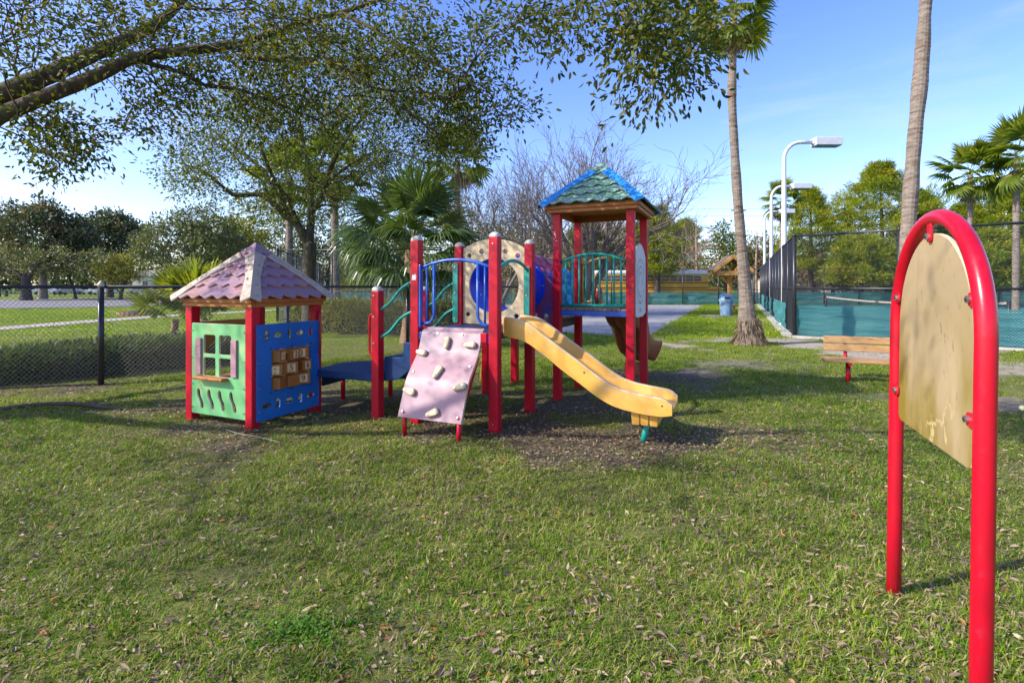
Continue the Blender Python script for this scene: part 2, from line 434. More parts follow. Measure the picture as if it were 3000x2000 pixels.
def ground_mat():
    m, n, l, out = nodes_of('lawn_soil')
    p = n.new('ShaderNodeBsdfPrincipled')
    p.inputs['Roughness'].default_value = 0.95
    p.inputs['Specular IOR Level'].default_value = 0.1
    l.new(p.outputs[0], out.inputs[0])
    tc = n.new('ShaderNodeTexCoord')
    at = n.new('ShaderNodeAttribute')
    at.attribute_name = 'cover'
    sp = n.new('ShaderNodeSeparateColor')
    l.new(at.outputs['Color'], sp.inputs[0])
    def noise(scale, det=8, st=(1, 1, 1)):
        mp = n.new('ShaderNodeMapping')
        mp.inputs['Scale'].default_value = st
        l.new(tc.outputs['Object'], mp.inputs[0])
        z = n.new('ShaderNodeTexNoise')
        z.inputs['Scale'].default_value = scale
        z.inputs['Detail'].default_value = det
        z.inputs['Roughness'].default_value = 0.7
        l.new(mp.outputs[0], z.inputs['Vector'])
        return z.outputs['Fac']
    def mix(f, a, b):
        mx = n.new('ShaderNodeMix')
        mx.data_type = 'RGBA'
        l.new(f, mx.inputs[0])
        l.new(a, mx.inputs[6])
        l.new(b, mx.inputs[7])
        return mx.outputs[2]
    fine = noise(45)
    soil = ramp(n, [(0.30, (0.055, 0.045, 0.026)), (0.5, (0.13, 0.11, 0.065)), (0.72, (0.24, 0.20, 0.12))])
    l.new(fine, soil.inputs[0])
    green = ramp(n, [(0.28, (0.06, 0.10, 0.008)), (0.48, (0.17, 0.24, 0.010)), (0.66, (0.27, 0.32, 0.016)), (0.8, (0.34, 0.30, 0.09))])
    l.new(noise(14), green.inputs[0])
    sand = ramp(n, [(0.3, (0.26, 0.215, 0.16)), (0.55, (0.40, 0.345, 0.27)), (0.75, (0.50, 0.44, 0.36))])
    l.new(noise(20), sand.inputs[0])
    c = mix(sp.outputs[0], soil.outputs[0], green.outputs[0])
    c = mix(sp.outputs[1], c, sand.outputs[0])
    l.new(c, p.inputs['Base Color'])
    b = n.new('ShaderNodeBump')
    b.inputs['Strength'].default_value = 0.9
    b.inputs['Distance'].default_value = 0.03
    l.new(fine, b.inputs['Height'])
    l.new(b.outputs[0], p.inputs['Normal'])
    return m
MT['ground'] = ground_mat()
MT['clover'] = leaf_mat('clover_leaf', [(0.0, (0.03, 0.10, 0.008)), (0.6, (0.08, 0.19, 0.010)), (1.0, (0.17, 0.29, 0.02))], 0.5, 0.3)

# ------------------------------------------------------------------ mesh helpers
class MB:
    def __init__(self):
        self.v, self.f, self.m, self.s = [], [], [], []

    def add(self, verts, faces, m=0, smooth=False, mtx=None):
        o = len(self.v)
        if mtx is not None:
            verts = [mtx @ Vector(p) for p in verts]
        self.v.extend([tuple(p) for p in verts])
        for f in faces:
            self.f.append(tuple(i + o for i in f))
            self.m.append(m)
            self.s.append(smooth)
        return self

    def box(self, c, s, rot=None, m=0, taper=1.0):
        x, y, z = s[0] / 2, s[1] / 2, s[2] / 2
        t = taper
        P = [(-x * t, -y * t, -z), (x * t, -y * t, -z), (x * t, y * t, -z), (-x * t, y * t, -z), (-x, -y, z), (x, -y, z), (x, y, z), (-x, y, z)]
        M_ = Matrix.Translation(Vector(c))
        if rot is not None:
            M_ = M_ @ (rot.to_4x4() if not isinstance(rot, Matrix) or len(rot) == 3 else rot)
        return self.add(P, [(0, 3, 2, 1), (4, 5, 6, 7), (0, 1, 5, 4), (1, 2, 6, 5), (2, 3, 7, 6), (3, 0, 4, 7)], m, False, M_)

    def bar(self, a, b, w, h, m=0, up=(0, 0, 1)):
        """A box beam from a to b, w wide, h high."""
        a, b = Vector(a), Vector(b)
        d = b - a
        x = d.normalized()
        y = Vector(up).cross(x)
        if y.length < 1e-4:
            y = Vector((0, 1, 0)).cross(x)
        y.normalize()
        z = x.cross(y)
        r = Matrix((x, y, z)).transposed()
        return self.box((a + b) / 2, (d.length, w, h), r, m)

    def tube(self, pts, r, n=8, m=0, cap=True, smooth=True, closed=False):
        pts = [Vector(p) for p in pts]
        k = len(pts)
        rs = r if isinstance(r, (list, tuple, np.ndarray)) else [r] * k
        nrm = None
        V = []
        for i, p in enumerate(pts):
            if closed:
                t = pts[(i + 1) % k] - pts[i - 1]
            else:
                t = pts[min(i + 1, k - 1)] - pts[max(i - 1, 0)]
            if t.length < 1e-9:
                t = Vector((0, 0, 1))
            t.normalize()
            if nrm is None:
                a = Vector((0, 0, 1)) if abs(t.z) < 0.9 else Vector((1, 0, 0))
                nrm = t.cross(a).normalized()
            else:
                nrm = (nrm - t * nrm.dot(t))
                if nrm.length < 1e-6:
                    nrm = t.orthogonal()
                nrm.normalize()
            b = t.cross(nrm)
            for j in range(n):
                an = 2 * math.pi * j / n
                V.append(p + (nrm * math.cos(an) + b * math.sin(an)) * rs[i])
        F = []
        for i in range(k if closed else k - 1):
            i2 = (i + 1) % k
            for j in range(n):
                j2 = (j + 1) % n
                F.append((i * n + j, i * n + j2, i2 * n + j2, i2 * n + j))
        self.add(V, F, m, smooth)
        if cap and not closed:
            o = len(self.v) - len(V)
            self.f.append(tuple(o + j for j in reversed(range(n))))
            self.f.append(tuple(o + (k - 1) * n + j for j in range(n)))
            self.m += [m, m]
            self.s += [False, False]
        return self

    def lathe(self, prof, n=24, m=0, c=(0, 0, 0), smooth=True, fn=None):
        """prof: (r, z) list; revolved round z."""
        V = []
        for r, z in prof:
            for j in range(n):
                a = 2 * math.pi * j / n
                k = fn(a, z) if fn else 1.0
                V.append((c[0] + r * k * math.cos(a), c[1] + r * k * math.sin(a), c[2] + z))
        F = []
        for i in range(len(prof) - 1):
            for j in range(n):
                j2 = (j + 1) % n
                F.append((i * n + j, i * n + j2, (i + 1) * n + j2, (i + 1) * n + j))
        F.append(tuple(reversed(range(n))))
        F.append(tuple((len(prof) - 1) * n + j for j in range(n)))
        return self.add(V, F, m, smooth)

    def disc(self, c, r, nrm, m=0, th=0.006, n=8):
        nrm = Vector(nrm).normalized()
        return self.tube([Vector(c), Vector(c) + nrm * th], r, n, m, True, False)

    def build(self, name, mats, parent=None, bevel=0.0, seg=2, sharp=None, loc=None):
        me = bpy.data.meshes.new(name)
        me.from_pydata(self.v, [], self.f)
        if not isinstance(mats, (list, tuple)):
            mats = [mats]
        for mm in mats:
            me.materials.append(mm)
        me.polygons.foreach_set('material_index', self.m)
        me.polygons.foreach_set('use_smooth', self.s)
        if sharp:
            me.polygons.foreach_set('use_smooth', [True] * len(self.f))
            me.set_sharp_from_angle(angle=RAD(sharp))
        me.update()
        return link(name, me, parent, bevel, seg, loc)

def link(name, me, parent=None, bevel=0.0, seg=2, loc=None):
    o = bpy.data.objects.new(name, me)
    COL.objects.link(o)
    if parent is not None:
        o.parent = parent
    if loc is not None:
        o.location = loc
    if bevel:
        b = o.modifiers.new('Bevel', 'BEVEL')
        b.width = bevel
        b.segments = seg
        b.limit_method = 'ANGLE'
        b.angle_limit = RAD(40)
    return o

def tag(o, label=None, cat=None, group=None, kind=None):
    if label:
        o['label'] = label
    if cat:
        o['category'] = cat
    if group:
        o['group'] = group
    if kind:
        o['kind'] = kind
    return o

def thing(name, loc=(0, 0, 0), rz=0.0, label=None, cat=None, group=None):
    o = bpy.data.objects.new(name, None)
    o.empty_display_size = 0.2
    COL.objects.link(o)
    o.location = loc
    o.rotation_euler = (0, 0, rz)
    return tag(o, label, cat, group)

def copy_tree(o, parent=None):
    c = o.copy()
    COL.objects.link(c)
    if parent is not None:
        c.parent = parent
    for ch in list(o.children):
        copy_tree(ch, c)
    return c

def frame(origin, ax, ay):
    ax, ay = Vector(ax).normalized(), Vector(ay).normalized()
    az = ax.cross(ay)
    M_ = Matrix((ax, ay, az)).transposed().to_4x4()
    M_.translation = Vector(origin)
    return M_

def plate_mesh(outer, holes, th, mtx, bev=0.004):
    cu = bpy.data.curves.new('outline', 'CURVE')
    cu.dimensions = '2D'
    cu.fill_mode = 'BOTH'
    cu.extrude = max(1e-4, th / 2 - bev)
    cu.bevel_depth = bev
    cu.bevel_resolution = 1
    cu.offset = -bev
    for poly in [outer] + list(holes):
        s = cu.splines.new('POLY')
        s.points.add(len(poly) - 1)
        for p, q in zip(s.points, poly):
            p.co = (q[0], q[1], 0, 1)
        s.use_cyclic_u = True
    ob = bpy.data.objects.new('outline', cu)
    me = bpy.data.meshes.new_from_object(ob)
    bpy.data.objects.remove(ob)
    bpy.data.curves.remove(cu)
    V = [v.co.copy() for v in me.vertices]
    F = [tuple(p.vertices) for p in me.polygons]
    N = [abs(p.normal.z) for p in me.polygons]
    bpy.data.meshes.remove(me)
    return [mtx @ v for v in V], F, N

def plate(name, outer, holes, th, mtx, mats, parent=None, bev=0.004, extra=None, loc=None):
    V, F, N = plate_mesh(outer, holes, th, mtx, bev)
    mb = MB()
    mb.add(V, F, 0)
    mb.m = [0 if z > 0.9 else 1 for z in N]
    if not isinstance(mats, (list, tuple)):
        mats = [mats, mats]
    if extra:
        extra(mb)
    return mb.build(name, mats, parent, loc=loc)

def text_mesh(ch, size):
    cu = bpy.data.curves.new('glyph', 'FONT')
    cu.body = ch
    cu.size = size
    cu.align_x = 'CENTER'
    cu.align_y = 'CENTER'
    cu.extrude = 0.0008
    ob = bpy.data.objects.new('glyph', cu)
    me = bpy.data.meshes.new_from_object(ob)
    bpy.data.objects.remove(ob)
    V = [v.co.copy() for v in me.vertices]
    F = [tuple(p.vertices) for p in me.polygons]
    bpy.data.meshes.remove(me)
    bpy.data.curves.remove(cu)
    return V, F

def circle(cx, cy, r, n=28, ry=None):
    ry = ry or r
    return [(cx + r * math.cos(2 * math.pi * i / n), cy + ry * math.sin(2 * math.pi * i / n)) for i in range(n)]

def rrect(x0, y0, x1, y1, r, n=4):
    P = []
    for cx, cy, a0 in ((x1 - r, y1 - r, 0), (x0 + r, y1 - r, 90), (x0 + r, y0 + r, 180), (x1 - r, y0 + r, 270)):
        for i in range(n + 1):
            a = RAD(a0 + 90 * i / n)
            P.append((cx + r * math.cos(a), cy + r * math.sin(a)))
    return P

def arc_pts(x0, y0, x1, y1, h, n=16):
    """points of a shallow arch from (x0,y0) to (x1,y1), rising h."""
    return [(x0 + (x1 - x0) * i / n, y0 + (y1 - y0) * i / n + h * (1 - (2 * i / n - 1) ** 2)) for i in range(n + 1)]

def smooth_path(pts, step=0.15):
    """Catmull-Rom resample of a list of points of any dimension."""
    P = np.array(pts, float)
    P = np.vstack([2 * P[0] - P[1], P, 2 * P[-1] - P[-2]])
    out = []
    for i in range(1, len(P) - 2):
        a, b, c, d = P[i - 1], P[i], P[i + 1], P[i + 2]
        k = max(2, int(np.linalg.norm((c - b)[:3]) / step) + 1)
        for t in np.linspace(0, 1, k, endpoint=False):
            out.append(0.5 * ((2 * b) + (-a + c) * t + (2 * a - 5 * b + 4 * c - d) * t * t + (-a + 3 * b - 3 * c + d) * t ** 3))
    out.append(P[-2])
    return np.array(out)

def at(px, py, Y):
    """the place at distance Y seen at this spot of the 3000 x 2000 photograph (used to read sizes off it)"""
    return Vector(((px - 1500) / 1500 * Y, Y, 1.5 - (py - 840) / 1500 * Y))

def vnoise(x, y, scale, seed):
    rng = np.random.default_rng(seed)
    G = rng.random((64, 64))
    fx, fy = np.asarray(x) * scale + 17.3, np.asarray(y) * scale + 9.1
    ix, iy = np.floor(fx).astype(int), np.floor(fy).astype(int)
    tx, ty = fx - ix, fy - iy
    tx, ty = tx * tx * (3 - 2 * tx), ty * ty * (3 - 2 * ty)
    g = lambda a, b: G[a % 64, b % 64]
    return (g(ix, iy) * (1 - tx) + g(ix + 1, iy) * tx) * (1 - ty) + (g(ix, iy + 1) * (1 - tx) + g(ix + 1, iy + 1) * tx) * ty

# ------------------------------------------------------------------ ground, courts, roads
E1 = Vector((0.914, -0.406, 0))
E2 = Vector((0.406, 0.914, 0))
ORG = Vector((-2.403, 6.252, 0))
ROT = math.atan2(-0.406, 0.914)

def S(u, v, z=0.0):
    return ORG + E1 * u + E2 * v + Vector((0, 0, z))

def inpoly(x, y, poly):
    c = np.zeros(np.shape(x), bool)
    n = len(poly)
    for i in range(n):
        x0, y0 = poly[i]
        x1, y1 = poly[i - 1]
        k = ((y0 > y) != (y1 > y)) & (x < (x1 - x0) * (y - y0) / (y1 - y0 + 1e-12) + x0)
        c ^= k
    return c

COURT_GREY = [(4.05, 15.35), (15.75, 42.1), (-6.0, 42.1), (-6.0, 30.0), (-3.2, 18.55)]
TC = Vector((8.38, 15.2, 0))                      # near corner of the tennis fence
TENNIS = [(8.45, 15.25), (11.9, 12.2), (30, -2), (60, 8), (44, 42.1), (20.6, 42.1)]
LEFT_COURT = [(-9.6, 21.8), (-3.2, 21.8), (-6.2, 42.0), (-14, 42.0)]
ROAD = [(-140, 12), (-80, 27), (-33.6, 33.6), (-28.9, 36.5), (-27.5, 42.5), (-26, 55), (-20, 110), (-45, 110), (-47, 80), (-52, 66), (-60, 58), (-90, 46), (-140, 36)]
PATH_C = smooth_path([(-30, 4, 0), (-20.5, 12.5, 0), (-18.3, 18, 0), (-18.1, 22.3, 0), (-17.3, 27, 0), (-15.0, 33, 0), (-13.5, 42, 0), (-13, 60, 0)], 0.8)

def ell(x, y, cx, cy, rx, ry, a=0.0):
    c, s = math.cos(a), math.sin(a)
    dx, dy = x - cx, y - cy
    return ((dx * c + dy * s) / rx) ** 2 + ((-dx * s + dy * c) / ry) ** 2

def cover(x, y):
    """grass 0..1, sand 0..1, litter 0..1 for points of the ground"""
    x, y = np.asarray(x, float), np.asarray(y, float)
    n1, n2, n3 = vnoise(x, y, 0.9, 1), vnoise(x, y, 2.7, 2), vnoise(x, y, 0.33, 3)
    g = 0.70 + 0.75 * (n1 - 0.5) + 0.5 * (n2 - 0.5)
    bare = np.zeros_like(g)
    for cx, cy, rx, ry, a, k in ((0.25, 4.85, 1.75, 0.62, 0.0, 1.0), (2.05, 4.9, 0.9, 0.5, 0.2, .8), (-1.4, 6.4, 1.9, 0.9, -0.42, 0.8), (-2.5, 5.6, 0.9, 0.7, 0, .7),
                                 (0.9, 6.6, 1.5, 0.8, -0.42, 0.5), (-6.4, 7.5, 1.8, 0.6, 0.3, 0.9), (-4.6, 6.4, 1.2, 0.5, 0, .7), (2.6, 8.6, 1.3, 0.7, 0, .6), (3.3, 7.6, 1.2, .5, .2, .5)):
        e = ell(x, y, cx, cy, rx, ry, a) + 1.3 * (n2 - 0.5) + 1.0 * (n1 - 0.5)
        bare = np.maximum(bare, 0.88 * k * np.clip((1.7 - e) * 0.7, 0, 1))
    sand = np.zeros_like(g)
    for cx, cy, rx, ry, a, k in ((8.3, 12.0, 3.2, 1.3, -0.35, 1.0), (9.4, 9.6, 2.6, 1.0, -0.5, .8), (7.0, 14.8, 1.0, 1.6, 0.4, 0.8), (11.4, 23.5, 1.6, 3.0, 0.4, 0.35), (10.6, 26.5, .9, .9, 0, .9), (5.6, 7.0, 1.5, 0.5, -0.2, 0.4), (4.2, 9.7, 1.3, .7, 0, .4)):
        e = ell(x, y, cx, cy, rx, ry, a) + 2.2 * (n1 - 0.5) + 1.8 * (n2 - 0.5)
        sand = np.maximum(sand, k * np.clip(1.5 - e, 0, 1))
    g = g - 0.75 * bare - 0.75 * sand - 0.25 * np.clip(n3 - 0.6, 0, 1)
    lit = 0.32 + 0.75 * bare + 0.5 * np.clip((n1 - 0.5) * 2, 0, 1) + 0.5 * np.clip((2.6 - y), 0, 1) - 0.4 * sand
    lit = lit + 0.5 * ((x < -3) & (y > 6.0) & (y < 8.5))
    return np.clip(g, 0.02, 1), np.clip(sand, 0, 1), np.clip(lit, 0.03, 1.4)

def gheight(x, y):
    x, y = np.asarray(x, float), np.asarray(y, float)
    f = np.clip((13.0 - y) / 4, 0, 1)
    return f * (0.05 * (vnoise(x, y, 0.6, 7) - 0.5) + 0.025 * (vnoise(x, y, 2.1, 8) - 0.5))

def build_ground():
    xs = np.concatenate([np.array([-900, -500, -260, -150, -90, -60, -40, -30, -24, -20, -17]), np.arange(-14, 14.01, 0.14), np.array([16, 18.5, 21, 25, 30, 40, 60, 90, 150, 260, 500, 900])])
    ys = np.concatenate([np.array([-300, -120, -50, -20, -10, -5]), np.arange(-2, 22.01, 0.14), np.array([23, 24, 25, 26, 27, 28, 30, 32, 35, 38, 42, 48, 56, 70, 90, 130, 200, 350, 600, 1500])])
    X, Y = np.meshgrid(xs, ys)
    Z = gheight(X, Y)
    nx, ny = len(xs), len(ys)
    V = np.stack([X.ravel(), Y.ravel(), Z.ravel()], 1)
    i = np.arange(ny - 1)[:, None] * nx + np.arange(nx - 1)[None, :]
    F = np.stack([i, i + 1, i + nx + 1, i + nx], -1).reshape(-1, 4)
    me = bpy.data.meshes.new('ground')
    me.vertices.add(len(V))
    me.vertices.foreach_set('co', V.ravel())
    me.loops.add(F.size)
    me.loops.foreach_set('vertex_index', F.ravel().astype(np.int32))
    me.polygons.add(len(F))
    me.polygons.foreach_set('loop_start', (np.arange(len(F)) * 4).astype(np.int32))
    me.polygons.foreach_set('use_smooth', np.ones(len(F), bool))
    g, s, l_ = cover(V[:, 0], V[:, 1])
    near = np.clip((9.0 - V[:, 1]) / 5, 0, 1)
    g = g * (1 - 0.45 * near)
    ca = me.attributes.new('cover', 'FLOAT_COLOR', 'POINT')
    ca.data.foreach_set('color', np.stack([g, s, l_, np.ones_like(g)], 1).astype(np.float32).ravel())
    me.update(calc_edges=True)
    me.validate()
    me.materials.append(MT['ground'])
    tag(link('ground', me), kind='structure')
build_ground()

def sheet(name, poly, z, m, th=0.03):
    mb = MB()
    n = len(poly)
    V = [(p[0], p[1], z) for p in poly] + [(p[0], p[1], z - th) for p in poly]
    area = sum(poly[i - 1][0] * poly[i][1] - poly[i][0] * poly[i - 1][1] for i in range(n))
    order = list(range(n)) if area > 0 else list(reversed(range(n)))
    F = [tuple(order)] + [(order[i - 1], order[i - 1] + n, order[i] + n, order[i]) for i in range(n)]
    mb.add(V, F)
    return tag(mb.build(name, m), kind='structure')

sheet('basketball_court', COURT_GREY, 0.012, MT['asphalt'])
sheet('tennis_court', TENNIS, 0.014, MT['court'])
sheet('tennis_court', LEFT_COURT, 0.016, MT['court'])
sheet('road', ROAD, 0.020, MT['road'])
def ribbon(name, C, w, z, m):
    L, R_ = [], []
    for i in range(len(C)):
        t = C[min(i + 1, len(C) - 1)] - C[max(i - 1, 0)]
        nn = np.array([-t[1], t[0]]) / (np.hypot(t[0], t[1]) + 1e-9)
        L.append(tuple(C[i][:2] + nn * w / 2))
        R_.append(tuple(C[i][:2] - nn * w / 2))
    mb = MB()
    k = len(L)
    V = [(p[0], p[1], z) for p in L] + [(p[0], p[1], z) for p in R_] + [(p[0], p[1], z - 0.04) for p in L] + [(p[0], p[1], z - 0.04) for p in R_]
    F = []
    for i in range(k - 1):
        F += [(i, k + i, k + i + 1, i + 1), (i, i + 1, 2 * k + i + 1, 2 * k + i), (k + i + 1, k + i, 3 * k + i, 3 * k + i + 1)]
    mb.add(V, F)
    return tag(mb.build(name, m), kind='structure')
ribbon('footpath', PATH_C, 1.5, 0.024, MT['path'])
KERB = np.array([(p[0] + 0.5, p[1] - 0.6, 0) for p in ROAD[1:7]])
ribbon('kerb', KERB, 0.3, 0.14, MT['concrete'])
# court markings
def strip(mb, a, b, w, z):
    a, b = Vector((a[0], a[1], z)), Vector((b[0], b[1], z))
    d = (b - a).normalized()
    n = Vector((-d.y, d.x, 0)) * w / 2
    mb.add([a - n, b - n, b + n, a + n], [(0, 1, 2, 3)])
mb = MB()
for a, b in (((4.4, 17.0), (-3.0, 20.3)), ((3.6, 16.6), (13.5, 39.0)), ((7.3, 24.0), (-2.5, 28.2)), ((12.0, 35.0), (-4, 41.0))):
    strip(mb, a, b, 0.045, 0.016)
tag(mb.build('court_marking', MT['concrete']), kind='structure')
# concrete mow strip under the tennis fence
mb = MB()
for a, b in (((8.25, 15.2), (20.2, 42.0)), ((8.25, 15.2), (12.2, 11.8))):
    a, b = Vector((a[0], a[1], 0.02)), Vector((b[0], b[1], 0.02))
    mb.bar(a, b, 0.35, 0.09)
tag(mb.build('mow_strip', MT['concrete']), kind='structure')

# ------------------------------------------------------------------ the play structure (local axes: u along the front, v to the back)
PS = thing('play_structure', (ORG.x, ORG.y, 0), ROT, 'climbing structure with a small roofed house, yellow slide and green roofed tower on the grass', 'play structure')

def post(u, v, h, cap=True, w=0.104, sticker=False):
    mb = MB().box((u, v, h / 2 - 0.03), (w, w, h + 0.06))
    p = mb.build('post', MT['red'], PS, 0.009, 2)
    if cap:
        c = MB()
        k = w / 2 + 0.003
        V, F = [], []
        prof = [(1.0, 0.0), (1.0, 0.018), (0.9, 0.032), (0.66, 0.046), (0.35, 0.053), (0.02, 0.055)]
        n = 16
        for s, z in prof:
            for j in range(n):
                a = 2 * math.pi * (j + 0.5) / n
                ca, sa = math.cos(a), math.sin(a)
                q = 1 / max(abs(ca), abs(sa))
                q = 1 + (q - 1) * min(1, s) ** 2 * 0.85
                V.append((u + k * s * ca * q, v + k * s * sa * q, h + z))
        for i in range(len(prof) - 1):
            for j in range(n):
                j2 = (j + 1) % n
                F.append((i * n + j, i * n + j2, (i + 1) * n + j2, (i + 1) * n + j))
        F.append(tuple((len(prof) - 1) * n + j for j in range(n)))
        c.add(V, F, 0, True)
        c.build('post_cap', MT['cap'], p)
    return p

def bolts(parent, pts, nrm, r=0.011, name='bolt'):
    mb = MB()
    for p in pts:
        mb.disc(p, r, nrm, 0, 0.008, 8)
    return tag(mb.build(name, MT['screw'], parent), kind='stuff')

for u, v in ((0, 0), (0, -0.88), (-0.96, -0.88), (-0.96, 0)):
    post(u, v, 1.31, False)
p1 = post(0.944, 0, 1.455)
bolts(p1, [(0.93, -0.052, z) for z in (1.40, 1.16, 0.86)], (0, -1, 0))
post(0.944, 0.95, 1.455)
p2 = post(1.48, 0, 2.01)
mb = MB()
stk = [(0, 0), (0.055, 0.0), (0.058, 0.05), (0.045, 0.052), (0.05, 0.065), (0.03, 0.058), (0.022, 0.05), (0.004, 0.062), (0, 0.02)]
plate('torn_sticker', [(x, y) for x, y in stk], [], 0.003, frame((1.452, -0.0535, 1.575), (1, 0, 0), (0, 0, 1)), [MT['white'], MT['white']], p2, 0.0008)
p3 = post(2.44, 0, 2.01)
bolts(p3, [(2.44, -0.052, 1.94), (2.44, -0.052, 0.1)], (0, -1, 0), 0.008)
post(1.48, 0.95, 2.01)
p5 = post(2.44, 0.95, 2.01)
post(1.48, 1.704, 1.85)
post(1.50, 2.65, 1.06, False)
for u, v in ((2.535, 1.704), (3.495, 1.704), (3.495, 2.65), (2.535, 2.65)):
    tp = post(u, v, 2.46, False)
    if v < 2 and u < 3:
        mb = MB()
        for dx, z, w, hh in ((-0.02, 2.22, 0.03, 0.004), (-0.012, 2.17, 0.006, 0.05), (-0.03, 2.13, 0.02, 0.004), (0.0, 2.10, 0.035, 0.005), (-0.025, 2.19, 0.005, 0.035)):
            mb.box((u + dx, v - 0.0535, z), (w, 0.002, hh))
        mb.build('scratch', MT['white'], tp)['kind'] = 'stuff'

# ---- roofs
def pyramid_roof(cx, cy, hu, hv, z0, z1, smat, smat_edge, rmat, capm, waves, beam):
    """four faces of wavy overlapping shingle courses, ridge strips on the hips, an apex cap, a stepped timber frame below"""
    # frame under the eaves
    mb = MB()
    for (du, dv, w, zz, hh) in ((hu - 0.055, hv - 0.055, 0.05, z0 - 0.012, 0.055), (hu - 0.075, hv - 0.075, 0.05, z0 - 0.062, 0.045)):
        for sgn in (-1, 1):
            mb.box((cx, cy + sgn * dv, zz), (2 * du + w, w, hh))
            mb.box((cx + sgn * du, cy, zz), (w, 2 * dv - w - 0.004, hh))
    fr = mb.build('roof_frame', beam, PS, 0.006)
    # closed inner shell
    apex = Vector((cx, cy, z1 - 0.03))
    cs = [Vector((cx + sx * (hu - 0.02), cy + sy * (hv - 0.02), z0 + 0.006)) for sx, sy in ((-1, -1), (1, -1), (1, 1), (-1, 1))]
    mb = MB()
    mb.add(cs + [apex], [(0, 1, 4), (1, 2, 4), (2, 3, 4), (3, 0, 4), (3, 2, 1, 0)])
    roof = mb.build('roof', beam, PS)
    A = Vector((cx, cy, z1))
    Q = [Vector((cx + sx * hu, cy + sy * hv, z0)) for sx, sy in ((-1, -1), (1, -1), (1, 1), (-1, 1))]
    levels = [0.0, 0.21, 0.40, 0.58, 0.75]
    for k in range(4):
        a, b = Q[k], Q[(k + 1) % 4]
        e = (b - a).normalized()
        mid = (a + b) / 2
        up = (A - mid).normalized()
        nrm = e.cross(up)
        if nrm.z < 0:
            nrm = -nrm
        L = (A - mid).length
        W = (b - a).length
        for c in range(5):
            t0 = levels[c]
            t1 = (levels[c + 1] if c < 4 else 0.86) + 0.035
            n = 44
            V, F = [], []
            th = 0.018
            for i in range(n + 1):
                s = i / n
                for (t, lift, top) in ((t0, 0.030, False), (t1, 0.004, True)):
                    half = W / 2 * (1 - t)
                    xx = -half + 2 * half * s
                    ph = 2 * math.pi * (xx / (W / waves)) + (c % 2) * math.pi
                    wv = 0.0 if top else 0.026 * math.sin(ph + 0.55 * math.sin(ph)) - 0.006
                    base = mid + e * xx + up * (t * L + wv)
                    V.append(base + nrm * (lift + th))
                    V.append(base + nrm * lift)
            for i in range(n):
                o = i * 4
                F += [(o, o + 4, o + 6, o + 2), (o + 1, o + 3, o + 7, o + 5), (o, o + 1, o + 5, o + 4), (o + 2, o + 6, o + 7, o + 3)]
            F += [(0, 2, 3, 1), (n * 4, n * 4 + 1, n * 4 + 3, n * 4 + 2)]
            mb = MB()
            mb.add(V, F)
            for q in range(n):
                mb.m[q * 4 + 2] = 1
            ns = max(1, int((1 - t0) * 6))
            for j in range(ns):
                xx = -W / 2 * (1 - t0 - 0.06) + (j + 0.5) / ns * W * (1 - t0 - 0.06)
                cpos = mid + e * xx + up * (t0 * L + 0.045) + nrm * (0.020 + th)
                mb.disc(cpos, 0.006, nrm, 2, 0.004, 6)
            mb.build('shingle', [smat, smat_edge, MT['dark_screw']], roof)
    # hip strips
    for k in range(4):
        q = Q[k]
        d = (A - q)
        Ln = d.length
        d.normalize()
        ea, eb = (Q[(k + 1) % 4] - q).normalized(), (Q[k - 1] - q).normalized()
        na, nb = ea.cross(A - q).normalized(), (A - q).cross(eb).normalized()
        if na.z < 0: na = -na
        if nb.z < 0: nb = -nb
        fa = (ea - d * ea.dot(d)).normalized()
        fb = (eb - d * eb.dot(d)).normalized()
        mb = MB()
        N_ = 14
        rows = []
        for i in range(N_ + 1):
            t = i / N_
            tt = -0.022 + t * 0.85
            w = 0.062 + 0.045 * abs(2 * max(0, min(1, t)) - 1.0) ** 1.6
            if t < 0.05:
                w *= 0.80
            w *= 0.92
            p = q + d * (tt * Ln)
            lift = 0.052
            mid_ = p + (na + nb).normalized() * (lift + 0.010)
            rows.append((p + fa * w + na * lift, mid_, p + fb * w + nb * lift))
        V, F = [], []
        for r in rows:
            V += list(r)
        for r in rows:
            V += [x - Vector((0, 0, 0.016)) for x in r]
        o = 3 * (N_ + 1)
        for i in range(N_):
            for j in (0, 1):
                F.append((i * 3 + j, i * 3 + j + 1, (i + 1) * 3 + j + 1, (i + 1) * 3 + j))
            F.append((i * 3, (i + 1) * 3, o + (i + 1) * 3, o + i * 3))
            F.append((i * 3 + 2, o + i * 3 + 2, o + (i + 1) * 3 + 2, (i + 1) * 3 + 2))
        F += [(0, o, o + 1, 1), (1, o + 1, o + 2, 2)]
        mb.add(V, F)
        for i in (1, 4, 7, 10, 13):
            for j, nn in ((0, na), (2, nb)):
                pp = rows[i][1].lerp(rows[i][j], 0.62)
                mb.disc(pp, 0.006, nn, 1, 0.004, 6)
        mb.build('ridge_strip', [rmat, MT['dark_screw']], roof)
    # apex cap
    mb = MB()
    n = 12
    V = [A + Vector((0, 0, 0.068))]
    for k in range(4):
        a, b = Q[k], Q[(k + 1) % 4]
        for i in range(n):
            s = i / n
            t = 0.775 + 0.022 * math.cos(2 * math.pi * s * 2)
            p = a.lerp(b, s)
            p = p.lerp(A, t) + Vector((0, 0, 0.072))
            V.append(p)
    m_ = len(V)
    V += [x - Vector((0, 0, 0.016)) for x in V[1:]]
    T = 4 * n
    F = [(0, 1 + i, 1 + (i + 1) % T) for i in range(T)] + [(1 + i, m_ + i, m_ + (i + 1) % T, 1 + (i + 1) % T) for i in range(T)]
    mb.add(V, F)
